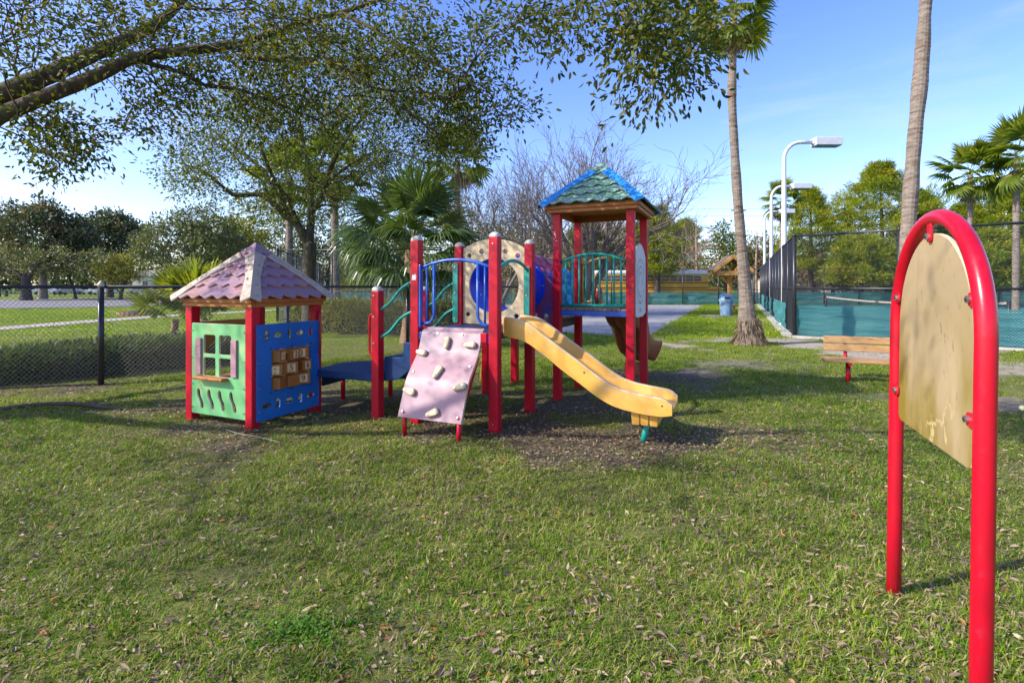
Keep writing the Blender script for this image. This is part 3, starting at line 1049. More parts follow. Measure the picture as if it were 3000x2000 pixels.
    for k in range(4):
        for s in (0.15, 0.85):
            a, b = Q[k], Q[(k + 1) % 4]
            p = a.lerp(b, s).lerp(A, 0.82) + Vector((0, 0, 0.062))
            mb.disc(p, 0.007, (A - (a + b) / 2).cross(b - a) * -1 if ((A - (a + b) / 2).cross(b - a)).z < 0 else (A - (a + b) / 2).cross(b - a), 1, 0.004, 6)
    mb.build('apex_cap', [capm, MT['dark_screw']], roof)
    return roof

pyramid_roof(-0.48, -0.44, 0.60, 0.56, 1.365, 1.96, MT['shingle_purple'], MT['shingle_edge'], MT['ridge_cream'], MT['shingle_purple'], 6, MT['brown'])
pyramid_roof(3.015, 2.177, 0.64, 0.635, 2.545, 3.14, MT['shingle_teal'], MT['teal_edge'], MT['ridge_blue'], MT['shingle_teal'], 6, MT['brown'])

# ---- house panels
W_, H_ = 0.86, 1.01
fr = frame((-0.91, -0.88 - 0.036, 0.085), (1, 0, 0), (0, 0, 1))
holes = []
for x0, x1 in ((0.235, 0.455), (0.525, 0.745)):
    for z0, z1 in ((0.675, 0.885), (0.430, 0.635)):
        holes.append(rrect(x0 * W_, z0, x1 * W_, z1, 0.022))
def ess(cx, cy, h, w, amp):
    L, R2 = [], []
    n = 14
    for i in range(n + 1):
        t = i / n
        y = cy + h * (0.5 - t)
        x = cx + amp * math.tanh(5.5 * (t - 0.5))
        ww = w / 2 * min(1, math.sqrt(max(0.02, 1 - (2 * t - 1) ** 6)))
        L.append((x - ww, y))
        R2.append((x + ww, y))
    return L + R2[::-1]
for x in (0.165, 0.365, 0.565, 0.775):
    holes.append(ess(x * W_, 0.170, 0.225, 0.052, 0.030))
gp = plate('house_panel', rrect(0, 0, W_, H_, 0.012), holes, 0.024, fr, [MT['green_panel'], MT['cream_edge']], PS)
gp['label'] = 'green house panel with four pane window and wavy slots'
bolts(gp, [fr @ Vector((x, z, 0.012)) for x in (0.02, W_ - 0.02) for z in (0.07, 0.33, 0.62, 0.93)], (0, -1, 0), 0.008)
for x0, x1 in ((0.10, 0.205), (0.765, 0.865)):
    mb = MB()
    zc0, zc1 = 0.445, 0.845
    mb.box(((x0 + x1) / 2 * W_, (zc0 + zc1) / 2, 0.021), ((x1 - x0) * W_, zc1 - zc0, 0.017))
    n = 9
    for i in range(n):
        h = (zc1 - zc0) / n
        mb.box(((x0 + x1) / 2 * W_, zc0 + h * (i + 0.5), 0.031), ((x1 - x0) * W_ - 0.006, h - 0.007, 0.006))
    mb.v = [tuple(fr @ Vector(p)) for p in mb.v]
    mb.build('shutter', MT['shutter'], gp)
mb = MB().box((0.42 * W_, 0.415, 0.055), (0.56 * W_, 0.035, 0.085))
mb.v = [tuple(fr @ Vector(p)) for p in mb.v]
sill = mb.build('window_sill', MT['brown'], gp, 0.012, 3)
bolts(sill, [fr @ Vector((x * W_, 0.415, 0.0965)) for x in (0.22, 0.42, 0.62)], (0, -1, 0), 0.007)

# blue panel with turning number blocks
VW = 0.875
fr = frame((0.062, -0.885, 0.065), (0, 1, 0), (0, 0, 1))
H2 = 1.03
holes = [rrect(0.185, 0.30, 0.735, 0.745, 0.015)]
for i, x in enumerate((0.125, 0.275, 0.43, 0.585, 0.74)):
    for z, flip in ((0.905, 0), (0.15, 1)):
        if (i + flip) % 2 == 0:
            holes.append(rrect(x - 0.026, z - 0.055, x + 0.026, z + 0.055, 0.0255))
        else:
            holes.append(rrect(x - 0.055, z - 0.026, x + 0.055, z + 0.026, 0.0255))
bp = plate('number_panel', rrect(0, 0, VW, H2, 0.010), holes, 0.024, fr, [MT['blue_panel'], MT['blue_edge']], PS)
bp['label'] = 'blue house panel with turning number blocks and slots'
bolts(bp, [fr @ Vector((x, z, 0.012)) for x in (0.022, VW - 0.022) for z in (0.10, 0.35, 0.62, 0.90)], (1, 0, 0), 0.008)
mb = MB()
for x, z in ((0.17, 0.28), (0.17, 0.765), (0.46, 0.28), (0.46, 0.765), (0.75, 0.28), (0.75, 0.765), (0.75, 0.52)):
    mb.disc(fr @ Vector((x, z, 0.012)), 0.010, (1, 0, 0), 0, 0.006)
mb.build('bolt', MT['dark_screw'], bp)['kind'] = 'stuff'
mb = MB()
for j in range(3):
    x = 0.185 + 0.55 * (j + 0.5) / 3
    mb.tube([fr @ Vector((x, 0.29, -0.02)), fr @ Vector((x, 0.755, -0.02))], 0.012, 8)
mb.build('axle', MT['screw'], bp)['kind'] = 'stuff'
# face of each block: (character, turn in degrees, plate also on the side face, side character)
BL = [[('\u00b7', -24, None), ('2', -14, None), ('3', 52, None)], [(':', 52, None), ('5', 30, None), ('6', -6, None)], [(None, -22, None), (None, 8, None), ('9', 34, None)]]
bw, bh = 0.150, 0.130
for r in range(3):
    for j in range(3):
        ch, ang, _ = BL[r][j]
        x = 0.185 + 0.55 * (j + 0.5) / 3
        z = 0.745 - 0.445 * (r + 0.5) / 3
        loc = fr @ Vector((x, z, -0.02))
        mb = MB().box((0, 0, 0), (bw, bw, bh))
        mb.box((0, 0, bh / 2 + 0.006), (0.05, 0.05, 0.012)).box((0, 0, -bh / 2 - 0.006), (0.05, 0.05, 0.012))
        blk = mb.build('number_block', MT['block'], bp, 0.014, 3)
        blk.location = loc
        blk.rotation_euler = (0, 0, RAD(-ang))
        if ch:
            mb = MB().box((bw / 2 + 0.001, 0, 0), (0.006, 0.088, 0.088), None, 0)
            V, F = text_mesh(ch, 0.092 if ch not in ':\u00b7' else 0.12)
            if ch == '\u00b7':
                V, F = [Vector(p) for p in ((-0.008, -0.008, 0), (0.008, -0.008, 0), (0.008, 0.008, 0), (-0.008, 0.008, 0))], [(0, 1, 2, 3)]
            mb.add(V, F, 1, False, frame((bw / 2 + 0.006, 0, 0), (0, 1, 0), (0, 0, 1)))
            mb.v = [tuple(Matrix.Translation(loc) @ Matrix.Rotation(RAD(-ang), 4, 'Z') @ Vector(p)) for p in mb.v]
            mb.build('number_plate', [MT['plate'], MT['ink']], bp)
# ochre back panel with a big round cut-out and the counter inside
fr = frame((-0.985, -0.05, 0.09), (0, -1, 0), (0, 0, 1))
op = [(0.0, 0.0), (0.80, 0.0), (0.80, 1.01), (0.0, 1.01)]
hole = [(0.14, 0.34)] + [(0.40 - 0.26 * math.cos(math.pi * i / 16), 0.54 + 0.30 * math.sin(math.pi * i / 16)) for i in range(17)] + [(0.66, 0.34)]
plate('house_panel', op, [hole], 0.022, fr, [MT['ochre'], MT['cream_edge']], PS)['label'] = 'ochre back panel with a large arched opening'
MB().box((-0.83, -0.44, 0.435), (0.24, 0.74, 0.03)).build('counter', MT['brown'], PS, 0.008)
MB().box((-0.48, -0.10, 0.24), (0.80, 0.2, 0.03)).build('seat', MT['deck_blue'], PS, 0.008)

# grab handles at the doorway
for u, sg, z0, z1, v in ((0.052, 1, 0.70, 1.19, 0.0), (0.892, -1, 0.72, 1.185, 0.0)):
    P = [(u - 0.004 * sg, v - 0.02, z0), (u + 0.022 * sg, v - 0.02, z0 + 0.003), (u + 0.040 * sg, v - 0.02, z0 + 0.018), (u + 0.048 * sg, v - 0.02, z0 + 0.05), (u + 0.048 * sg, v - 0.02, z1 - 0.05),
         (u + 0.040 * sg, v - 0.02, z1 - 0.018), (u + 0.022 * sg, v - 0.02, z1 - 0.003), (u - 0.004 * sg, v - 0.02, z1)]
    MB().tube(P, 0.0135, 8).build('grab_handle', MT['red_tube'], PS)

# ---- entry platform, steps, rails
poly = [(0.055, -0.04), (0.90, -0.04), (0.99, 0.06), (0.99, 0.90), (0.36, 1.0), (-0.08, 0.57), (-0.02, 0.06)]
pl = plate('platform', poly, [], 0.085, frame((0, 0, 0.4575), (1, 0, 0), (0, 1, 0)), [MT['deck_blue'], MT['deck_blue']], PS, 0.008)
mb = MB()
mb.bar((-0.04, 0.62, 0.34), (0.36, 0.98, 0.34), 0.03, 0.15)
mb.bar((-0.04, 0.62, 0.34), (0.02, 0.10, 0.34), 0.03, 0.13)
mb.bar((0.38, 0.985, 0.34), (0.94, 0.93, 0.34), 0.03, 0.15)
mb.build('platform_frame', MT['deck_blue'], pl)
for u, v in ((-0.09, 0.58), (0.36, 1.0)):
    MB().tube([(u, v, -0.05), (u, v, 0.42)], 0.030, 12).build('leg', MT['red'], PS)
# two steps up to the deck
mb = MB()
prof = [(0.99, 0.415), (0.99, 0.695), (1.245, 0.70), (1.26, 0.872), (1.47, 0.875), (1.47, 0.72), (1.40, 0.60), (1.20, 0.45)]
n = len(prof)
v0, v1 = 0.055, 0.90
mb.add([(u, v0, z) for u, z in prof] + [(u, v1, z) for u, z in prof], [tuple(range(n)), tuple(range(2 * n - 1, n - 1, -1))] + [(i, i + n, (i + 1) % n + n, (i + 1) % n) for i in range(n)])
mb.build('steps', MT['deck_blue'], PS, 0.012, 2)
for v in (-0.0, 0.95):
    for hi, lo in ((1.57, 1.25), (1.24, 0.93)):
        P = smooth_path([(0.94, v, lo - 0.03), (1.0, v, lo), (1.12, v, lo + 0.07), (1.25, v, (lo + hi) / 2 + 0.05), (1.36, v, hi - 0.04), (1.47, v, hi)], 0.03)
        MB().tube(P, 0.017, 8).build('handrail', MT['teal_rail'], PS)
for (u, v, z0, z1) in ((1.452, 0.886, 1.05, 1.80), (2.425, 0.886, 1.06, 1.74)):
    pp = plate('mounting_plate', rrect(-0.036, z0, 0.036, z1, 0.012), [], 0.020, frame((u, v, 0), (1, 0, 0), (0, 0, 1)), [MT['teal_rail'], MT['cream_edge']], PS)
    bolts(pp, [(u, v - 0.010, z) for z in (z0 + 0.05, (z0 + z1) / 2, z1 - 0.05)], (0, -1, 0), 0.011)
# main deck
MB().box((1.96, 0.475, 0.99), (0.99, 0.99, 0.075)).build('deck', MT['deck_blue'], PS, 0.010)
MB().box((1.96, -0.028, 0.965), (0.86, 0.02, 0.085)).build('deck_edge', MT['blue_rail'], PS, 0.004)
# blue guard with a gap for climbing
mb = MB()
top = [(1.53, 0, 1.70)] + [(1.53 + 0.86 * t, 0, 1.70 + 0.088 * (1 - (2 * t - 1) ** 2)) for t in np.linspace(0, 1, 16)[1:-1]] + [(2.39, 0, 1.70)]
g = MB().tube(top, 0.018, 8).build('guard_rail', MT['blue_rail'], PS)
for sgn, ux, um, ue in ((1, 1.702, 1.611, 1.535), (-1, 2.238, 2.323, 2.388)):
    mb = MB()
    ztop = lambda u: 1.70 + 0.088 * (1 - (2 * (u - 1.53) / 0.86 - 1) ** 2)
    P = [(ux, 0, ztop(ux)), (ux, 0, 1.20), (ux - 0.012 * sgn, 0, 1.155), (ux - 0.045 * sgn, 0, 1.115), (ux - 0.085 * sgn, 0, 1.102), (ue, 0, 1.102)]
    mb.tube(P, 0.016, 8).tube([(um, 0, ztop(um)), (um, 0, 1.102)], 0.012, 8)
    mb.build('baluster', MT['blue_rail'], PS)
MB().box((1.545, -0.02, 1.40), (0.022, 0.05, 0.68)).build('mounting_plate', MT['blue_rail'], PS, 0.005)
# climbing wall
prof = smooth_path([(1.035, 0.03, 0), (1.02, -0.03, 0), (.80, -.126, 0), (.557, -.324, 0), (.364, -.406, 0), (.19, -.475, 0)], 0.03)
mb = MB()
u0, u1, nu = 1.575, 2.305, 10
k = len(prof)
V, F = [], []
for side, off in ((0, 0.0), (1, 0.028)):
    for i in range(k):
        t = prof[min(i + 1, k - 1)] - prof[max(i - 1, 0)]
        nn = np.array([t[1], -t[0]]) / np.hypot(t[0], t[1])          # (dz, dv) normal
        if nn[1] > 0: nn = -nn
        for j in range(nu + 1):
            V.append((u0 + (u1 - u0) * j / nu, prof[i][1] - nn[1] * off, prof[i][0] - nn[0] * off))
o = k * (nu + 1)
for i in range(k - 1):
    for j in range(nu):
        a = i * (nu + 1) + j
        F.append((a, a + nu + 1, a + nu + 2, a + 1))
        F.append((o + a, o + a + 1, o + a + nu + 2, o + a + nu + 1))
nf = len(F)
for i in range(k - 1):
    a, b = i * (nu + 1), i * (nu + 1) + nu
    F += [(a, o + a, o + a + nu + 1, a + nu + 1), (b, b + nu + 1, o + b + nu + 1, o + b)]
for j in range(nu):
    a, b = j, (k - 1) * (nu + 1) + j
    F += [(a, a + 1, o + a + 1, o + a), (b, o + b, o + b + 1, b + 1)]
mb.add(V, F)
for q in range(nf, len(F)):
    mb.m[q] = 1
cw = mb.build('climbing_wall', [MT['mauve'], MT['cream_edge']], PS, 0.0, 2, 40)
pz = prof[::-1, 0]
pv = prof[::-1, 1]
def wall_at(u, z):
    v = float(np.interp(z, pz, pv))
    dv = float(np.interp(z + 0.02, pz, pv) - np.interp(z - 0.02, pz, pv)) / 0.04
    t = Vector((0, dv, 1)).normalized()
    return Vector((u, v, z)), t
def peanut(L, w):
    P = []
    for i in range(28):
        a = 2 * math.pi * i / 28
        x, y = L / 2 * math.cos(a), w / 2 * math.sin(a)
        P.append((x, y * (0.72 + 0.42 * (x / (L / 2)) ** 2) + 0.006 * math.sin(2 * a)))
    return P
for u, z, ang, L, w in ((1.92, .905, 95, .135, .088), (2.20, .895, 6, .135, .082), (1.64, .790, -4, .128, .085), (1.93, .62, 80, .15, .092), (1.66, .435, -10, .145, .088), (2.23, .51, 22, .145, .088), (1.98, .255, 25, .145, .09)):
    p, t = wall_at(u, z)
    c, s = math.cos(RAD(ang)), math.sin(RAD(ang))
    ax = Vector((1, 0, 0)) * c + t * s
    ay = -Vector((1, 0, 0)) * s + t * c
    f = frame(p, ax, ay)
    nn = f.to_3x3() @ Vector((0, 0, 1))
    if nn.y > 0:
        f = frame(p, ax, -ay)
        nn = -nn
    f.translation = p + nn * 0.022
    h = plate('climbing_hold', peanut(L, w), [], 0.046, f, [MT['hold'], MT['hold']], cw, 0.014)
    bolts(h, [f @ Vector((x, 0, 0.022)) for x in (-L * 0.28, L * 0.28)], nn, 0.009)
bolts(cw, [wall_at(u, z)[0] + Vector((0, -0.004, 0)) for u, z in ((1.62, .245), (2.26, .245), (1.63, .62), (2.26, .70), (1.78, 1.0), (2.08, 1.0))], (0, -1, 0.4), 0.009)
for u in (1.64, 2.27):
    MB().tube([(u, -0.440, 0.24), (u, -0.455, -0.05)], 0.024, 12).build('leg', MT['red'], cw)
MB().box((2.335, -0.045, 0.975), (0.07, 0.035, 0.10)).build('bracket', MT['red'], PS, 0.005)
MB().bar((2.285, -0.10, 0.78), (2.285, -0.34, 0.42), 0.03, 0.05).build('brace', MT['red'], cw)

# beige arched panel with the tunnel mouth
fr = frame((1.535, 0.95, 1.035), (1, 0, 0), (0, 0, 1))
PW = 0.855
outer = [(0, 0), (PW, 0), (PW, 0.925)] + [(x, y) for x, y in arc_pts(PW, 0.925, 0, 0.945, 0.12)][1:]
holes = [circle(PW / 2, 0.478, 0.338, 48)] + [circle(x - 1.535, z - 1.035, 0.030, 16) for x, z in ((1.622, 1.889), (1.795, 1.94), (2.124, 1.931), (2.289, 1.875), (1.605, 1.155), (2.27, 1.144))]
bg_ = plate('tunnel_panel', outer, holes, 0.026, fr, [MT['cream'], MT['cream_edge']], PS)
bg_['label'] = 'beige arched panel round the mouth of the blue tunnel'
cu_, cz_ = 1.535 + PW / 2, 1.513
bolts(bg_, [(cu_ + 0.385 * math.cos(RAD(a)), 0.937, cz_ + 0.385 * math.sin(RAD(a))) for a in range(0, 360, 45)] + [(x, 0.937, z) for x in (1.555, 2.37) for z in (1.13, 1.40, 1.66, 1.90)], (0, -1, 0), 0.008)
# tunnel
n = 48
rings = [(0.955, 0.365), (0.955, 0.345), (1.02, 0.338), (1.28, 0.342), (1.33, 0.335), (1.38, 0.342), (1.65, 0.338), (1.70, 0.345), (1.70, 0.40), (1.665, 0.40), (1.665, 0.362), (1.38, 0.366), (1.33, 0.358), (1.28, 0.366), (1.0, 0.362), (0.99, 0.395), (0.965, 0.395)]
V, F = [], []
for v, r in rings:
    for j in range(n):
        a = 2 * math.pi * j / n
        V.append((cu_ + r * math.cos(a), v, cz_ + r * math.sin(a)))
K = len(rings)
for i in range(K):
    i2 = (i + 1) % K
    for j in range(n):
        F.append((i * n + j, i2 * n + j, i2 * n + (j + 1) % n, i * n + (j + 1) % n))
mb = MB().add(V, F, 0, True)
tun = mb.build('tunnel', [MT['tunnel']], PS, 0, 2, 35)
mb = MB()
for a in range(0, 360, 40):
    mb.disc((cu_ + 0.382 * math.cos(RAD(a)), 1.664, cz_ + 0.382 * math.sin(RAD(a))), 0.012, (0, -1, 0))
for a, v in ((170, 1.12), (172, 1.20), (150, 1.30), (168, 1.45), (185, 1.36), (200, 1.2)):
    nn = Vector((-math.cos(RAD(a)), 0, -math.sin(RAD(a))))
    mb.disc(Vector((cu_, v, cz_)) - nn * 0.339, 0.019, nn, 0, 0.006, 10)
    mb.disc(Vector((cu_, v, cz_)) + Vector((math.cos(RAD(a - 175)), 0, math.sin(RAD(a - 175)))) * 0.364, 0.019, (math.cos(RAD(a - 175)), 0, math.sin(RAD(a - 175))), 0, 0.006, 10)
mb.build('bolt', MT['screw'], tun)['kind'] = 'stuff'
# purple faded panel at the far end of the tunnel
fr = frame((1.535, 1.704, 0.90), (1, 0, 0), (0, 0, 1))
PW2 = 0.94
outer = [(0, 0), (PW2, 0), (PW2, 0.925)] + arc_pts(PW2, 0.925, 0, 0.925, 0.13)[1:]
holes = [circle(cu_ - 1.535, cz_ - 0.90, 0.342, 48)] + [rrect(x - 0.024, 0.10, x + 0.024, 0.25, 0.0235) for x in (0.12, 0.30, 0.50, 0.69, 0.845)]
pp = plate('tunnel_panel', outer, holes, 0.026, fr, [MT['purple'], MT['cream_edge']], PS)
pp['label'] = 'faded purple panel at the far end of the tunnel'
bolts(pp, [(2.455, 1.690, z) for z in (1.0, 1.25, 1.5, 1.75)], (0, -1, 0), 0.009)
# middle deck and its blue back panel
mb = MB()
for i in range(8):
    mb.box((1.99, 1.75 + 0.118 * i, 1.05), (1.02, 0.108, 0.03))
md = mb.build('plank_deck', MT['deck_wood'], PS, 0.003, 1)
MB().box((2.0, 2.18, 0.985), (1.02, 0.94, 0.09)).build('deck_frame', MT['dark_steel'], md, 0.004)
fr = frame((1.56, 2.65, 0.95), (1, 0, 0), (0, 0, 1))
outer = [(0, 0), (0.915, 0), (0.915, 0.72)] + arc_pts(0.915, 0.72, 0, 0.72, 0.20)[1:]
holes = [rrect(x - 0.024, 0.10, x + 0.024, 0.25, 0.0235) for x in (0.12, 0.34, 0.56, 0.80)]
plate('guard_panel', outer, holes, 0.026, fr, [MT['blue_panel'], MT['cream_edge']], PS)['label'] = 'blue arched back panel of the middle deck'
# yellow tube climber at the left of the middle deck
mb = MB()
for v in (2.02, 2.48):
    mb.tube(smooth_path([(0.98, v, -0.05), (1.02, v, 0.35), (1.10, v, 0.72), (1.25, v, 0.98), (1.46, v, 1.08)], 0.05), 0.02, 8)
for t, z in ((1.02, 0.33), (1.07, 0.56), (1.13, 0.76), (1.25, 0.95)):
    mb.tube(smooth_path([(t, 2.02, z), (t - 0.03, 2.14, z - 0.06), (t - 0.04, 2.25, z - 0.08), (t - 0.03, 2.36, z - 0.06), (t, 2.48, z)], 0.04), 0.017, 8)
mb.build('loop_climber', MT['yellow_rail'], PS)

# teal arch bar above the slide mouth
MB().tube([(2.44, 0.09 + 0.80 * t, 1.69 + 0.10 * (1 - (2 * t - 1) ** 2)) for t in np.linspace(0, 1, 18)], 0.020, 8).build('arch_bar', MT['teal_rail'], PS)

# ---- yellow slide
top = [(2.462, 1.186), (2.586, 1.173), (2.705, 1.150), (2.801, 1.090), (2.926, 1.001), (3.11, 0.880), (3.308, 0.748), (3.462, 0.64), (3.575, 0.568), (3.704, 0.520), (3.849, 0.495), (3.99, 0.480), (4.076, 0.470), (4.136, 0.446), (4.168, 0.405)]
bot = [(2.462, 0.981), (2.597, 0.963), (2.705, 0.941), (2.822, 0.870), (2.968, 0.770), (3.11, 0.664), (3.308, 0.535), (3.462, 0.430), (3.575, 0.371), (3.686, 0.335), (3.849, 0.310), (3.99, 0.298), (4.093, 0.299), (4.168, 0.318)]
us = np.concatenate([np.linspace(2.462, 4.08, 56), np.linspace(4.09, 4.168, 8)])
zt = np.interp(us, *zip(*top))
zb = np.interp(us, *zip(*bot))
ker = np.ones(5) / 5
def sm(z):
    p = np.pad(z, 2, mode='edge')
    return np.convolve(p, ker, 'valid')
zt, zb = sm(zt), sm(zb)
dep = np.interp(us, [2.46, 2.7, 2.9, 3.9, 4.05, 4.168], [0.135, 0.14, 0.125, 0.11, 0.10, 0.055])
va, vb = 0.15, 0.65
V, F = [], []
sec = None
for i, u in enumerate(us):
    a, b, bd = zt[i], zb[i], zt[i] - dep[i]
    pr = [(va, b), (va - 0.004, (a + b) / 2), (va, a - 0.012), (va + 0.010, a), (va + 0.036, a), (va + 0.048, a - 0.010), (va + 0.066, bd + 0.03), (va + 0.085, bd + 0.008), (va + 0.115, bd),
          (vb - 0.115, bd), (vb - 0.085, bd + 0.008), (vb - 0.066, bd + 0.03), (vb - 0.048, a - 0.010), (vb - 0.036, a), (vb - 0.010, a), (vb, a - 0.012), (vb + 0.004, (a + b) / 2), (vb, b),
          (vb - 0.03, b), (vb - 0.05, min(bd - 0.03, b + 0.06)), (va + 0.05, min(bd - 0.03, b + 0.06)), (va + 0.03, b)]
    sec = len(pr)
    V += [(u, p[0], p[1]) for p in pr]
for i in range(len(us) - 1):
    for j in range(sec):
        j2 = (j + 1) % sec
        F.append((i * sec + j, (i + 1) * sec + j, (i + 1) * sec + j2, i * sec + j2))
mb = MB().add(V, F, 0, True)
for i in range(len(us) - 1):
    for j in (2, 3, 4, 12, 13, 14):
        mb.m[i * sec + j] = 1
mb.f += [tuple(range(sec)), tuple((len(us) - 1) * sec + j for j in reversed(range(sec)))]
mb.m += [0, 0]
mb.s += [False, False]
sl = mb.build('slide', [MT['yellow'], MT['yellow_lip']], PS, 0, 2, 42)
sl['label'] = 'yellow plastic slide running down to the right'
mb = MB()
for i in range(3):
    mb.box((3.825 + 0.085 * i, 0.40, 0.240), (0.080, 0.40, 0.125), None, 0, 0.86)
mb.box((3.91, 0.40, 0.247), (0.20, 0.36, 0.125), None, 0, 0.9)
ft = mb.build('slide_foot', MT['yellow'], sl, 0.006)
MB().tube([(3.915, 0.40, 0.20), (3.86, 0.38, -0.05)], 0.028, 12).build('leg', MT['teal_rail'], sl)
mb = MB()
for u, z in ((3.34, 0.66), (4.08, 0.40)):
    mb.disc((u, va - 0.003, z), 0.008, (0, -1, 0), 0, 0.005)
mb.build('bolt', MT['dark_screw'], sl)['kind'] = 'stuff'

# ---- tower: deck, guards, slide
mb = MB()
for i in range(8):
    mb.box((2.595 + 0.118 * i + 0.004, 2.17, 1.208), (0.110, 0.93, 0.034))
td = mb.build('plank_deck', MT['deck_wood'], PS, 0.004, 1)
mb = MB()
for v in (1.70, 2.64):
    mb.box((3.015, v, 1.155), (0.86, 0.035, 0.066))
for u in (2.56, 3.47):
    mb.box((u, 2.17, 1.155), (0.035, 0.84, 0.066))
mb.build('deck_frame', MT['blue_rail'], td, 0.004)
gt = MB().tube([(2.585 + 0.86 * t, 1.70, 1.822 + 0.10 * (1 - (2 * t - 1) ** 2)) for t in np.linspace(0, 1, 20)], 0.021, 8).build('guard_rail', MT['teal_rail'], PS)
MB().tube([(2.575, 1.70, 1.258), (3.455, 1.70, 1.258)], 0.023, 8).build('bottom_rail', MT['teal_rail'], PS)
for i in range(9):
    t = (i + 0.72) / 9.5
    u = 2.585 + 0.86 * t
    MB().tube([(u, 1.70, 1.26), (u, 1.70, 1.818 + 0.10 * (1 - (2 * t - 1) ** 2))], 0.0135, 8).build('baluster', MT['teal_rail'], PS)
# white panel with a printed dial on the right side
fr = frame((3.520, 1.765, 1.10), (0, 1, 0), (0, 0, 1))
outer = [(0, 0.04), (0.2, 0.0), (0.6, 0.0), (0.82, 0.04), (0.82, 0.80)] + arc_pts(0.82, 0.80, 0, 0.80, 0.17)[1:]
wp = plate('play_panel', outer, [circle(x, z, 0.020, 12) for x, z in ((0.07, 0.72), (0.75, 0.72), (0.07, 0.20), (0.75, 0.20))], 0.024, fr, [MT['white_panel'], MT['cream_edge']], PS)
wp['label'] = 'white arched side panel printed with a black dial'
for side, zz in ((-1, -0.0125), (1, 0.0125)):
    mb = MB()
    for r, a0, a1 in ((0.29, 20, 340), (0.20, 60, 300), (0.12, -40, 200)):
        n = 36
        V, F = [], []
        for i in range(n + 1):
            a = RAD(a0 + (a1 - a0) * i / n)
            for rr in (r - 0.006, r + 0.006):
                V.append((0.41 + rr * math.cos(a), 0.47 + rr * math.sin(a), zz))
        for i in range(n):
            F.append((2 * i, 2 * i + 1, 2 * i + 3, 2 * i + 2))
        mb.add(V, F)
    for i in range(12):
        a = RAD(30 * i)
        r = 0.245 if i % 2 else 0.165
        c = circle(0.41 + r * math.cos(a), 0.47 + r * math.sin(a), 0.011, 8)
        mb.add([(x, y, zz) for x, y in c], [tuple(range(8))])
    for i in range(2):
        for j in range(9):
            mb.box((0.30 + 0.022 * j, 0.105 - 0.03 * i, zz), (0.014, 0.008, 0.001))
    mb.v = [tuple(fr @ Vector(p)) for p in mb.v]
    mb.build('printed_dial', MT['ink'], wp)['kind'] = 'stuff'
# yellow guard at the slide end
mb = MB()
mb.tube([(2.59 + 0.86 * t, 2.65, 1.82 + 0.11 * (1 - (2 * t - 1) ** 2)) for t in np.linspace(0, 1, 18)], 0.019, 8)
for sgn, a, b in ((1, 2.60, 2.77), (-1, 3.44, 3.27)):
    mb.tube([(a, 2.65, 1.83), (a, 2.65, 1.28)], 0.016, 8)
    mb.tube([(b, 2.65, 1.86), (b, 2.65, 1.34), (b - 0.02 * sgn, 2.65, 1.30), (b - 0.06 * sgn, 2.65, 1.28), (a, 2.65, 1.28)], 0.016, 8)
mb.build('guard_rail', MT['yellow_rail'], PS)
# terracotta wave slide off the back
V, F = [], []
nt = 40
sec = 0
for i in range(nt + 1):
    t = i / nt
    v = 2.66 + 1.62 * t
    bed = 1.225 - 1.02 * (t + 0.055 * math.sin(4 * math.pi * t)) if t < 0.86 else 0
    if t >= 0.86:
        q = (t - 0.86) / 0.14
        b0 = 1.225 - 1.02 * (0.86 + 0.055 * math.sin(4 * math.pi * 0.86))
        bed = b0 - 0.10 * q + 0.02 * q * q
    wall = 0.19 + (0.06 if t < 0.08 else 0) + 0.05 * max(0, (t - 0.85) / 0.15)
    fl = 0.10 * max(0, (t - 0.82) / 0.18) ** 1.5
    ua, ub = 2.845 - fl * 0.3, 3.425 + fl
    us_ = np.linspace(0, 1, 25)
    lob = 0.045 * np.abs(np.sin(us_ * 3 * math.pi)) ** 0.7
    upp = []
    for s in us_:
        e = abs(2 * s - 1)
        z = bed + wall * np.clip((e - 0.62) / 0.38, 0, 1) ** 1.5 + 0.02 * math.cos(s * 4 * math.pi)
        upp.append((ua + (ub - ua) * s, v, z))
    low = []
    for s, lb in zip(us_[::-1], lob[::-1]):
        e = abs(2 * s - 1)
        z = bed + wall * np.clip((e - 0.62) / 0.38, 0, 1) ** 1.5 - 0.03 - lb - 0.05 * (1 - e)
        low.append((ua - 0.01 + (ub - ua + 0.02) * s, v, z))
    row = upp + low
    sec = len(row)
    V += row
for i in range(nt):
    for j in range(sec):
        j2 = (j + 1) % sec
        F.append((i * sec + j, i * sec + j2, (i + 1) * sec + j2, (i + 1) * sec + j))
mb = MB().add(V, F, 0, True)
mb.f += [tuple(reversed(range(sec))), tuple(nt * sec + j for j in range(sec))]
mb.m += [0, 0]
mb.s += [False, False]
bs = mb.build('slide', MT['terracotta'], PS, 0, 2, 50)
bs['label'] = 'terracotta wave slide going down behind the tower'
MB().box((3.10, 4.15, 0.08), (0.34, 0.16, 0.24), None, 0, 1.0).build('slide_foot', MT['terracotta'], bs, 0.01)
for u in (2.83, 3.43):
    mb = MB()
    mb.lathe([(0.002, -0.10), (0.055, -0.10), (0.062, 0.0), (0.06, 0.10), (0.045, 0.15), (0.02, 0.172), (0.002, 0.175)], 16, 0, (u, 2.70, 1.33))
    mb.build('side_grip', MT['maroon'], bs)

# ------------------------------------------------------------------ arch framed board at the right
ab = thing('arch_board', (1.69, 2.08, 0), 0, 'red tube arch holding a stained cream board, closest to the camera', 'play panel')
ddir = Vector((-0.345, -0.84, 0)).normalized()      # towards the near leg
ab.rotation_euler = Euler((0, RAD(0.9), 0)).to_quaternion().to_euler()
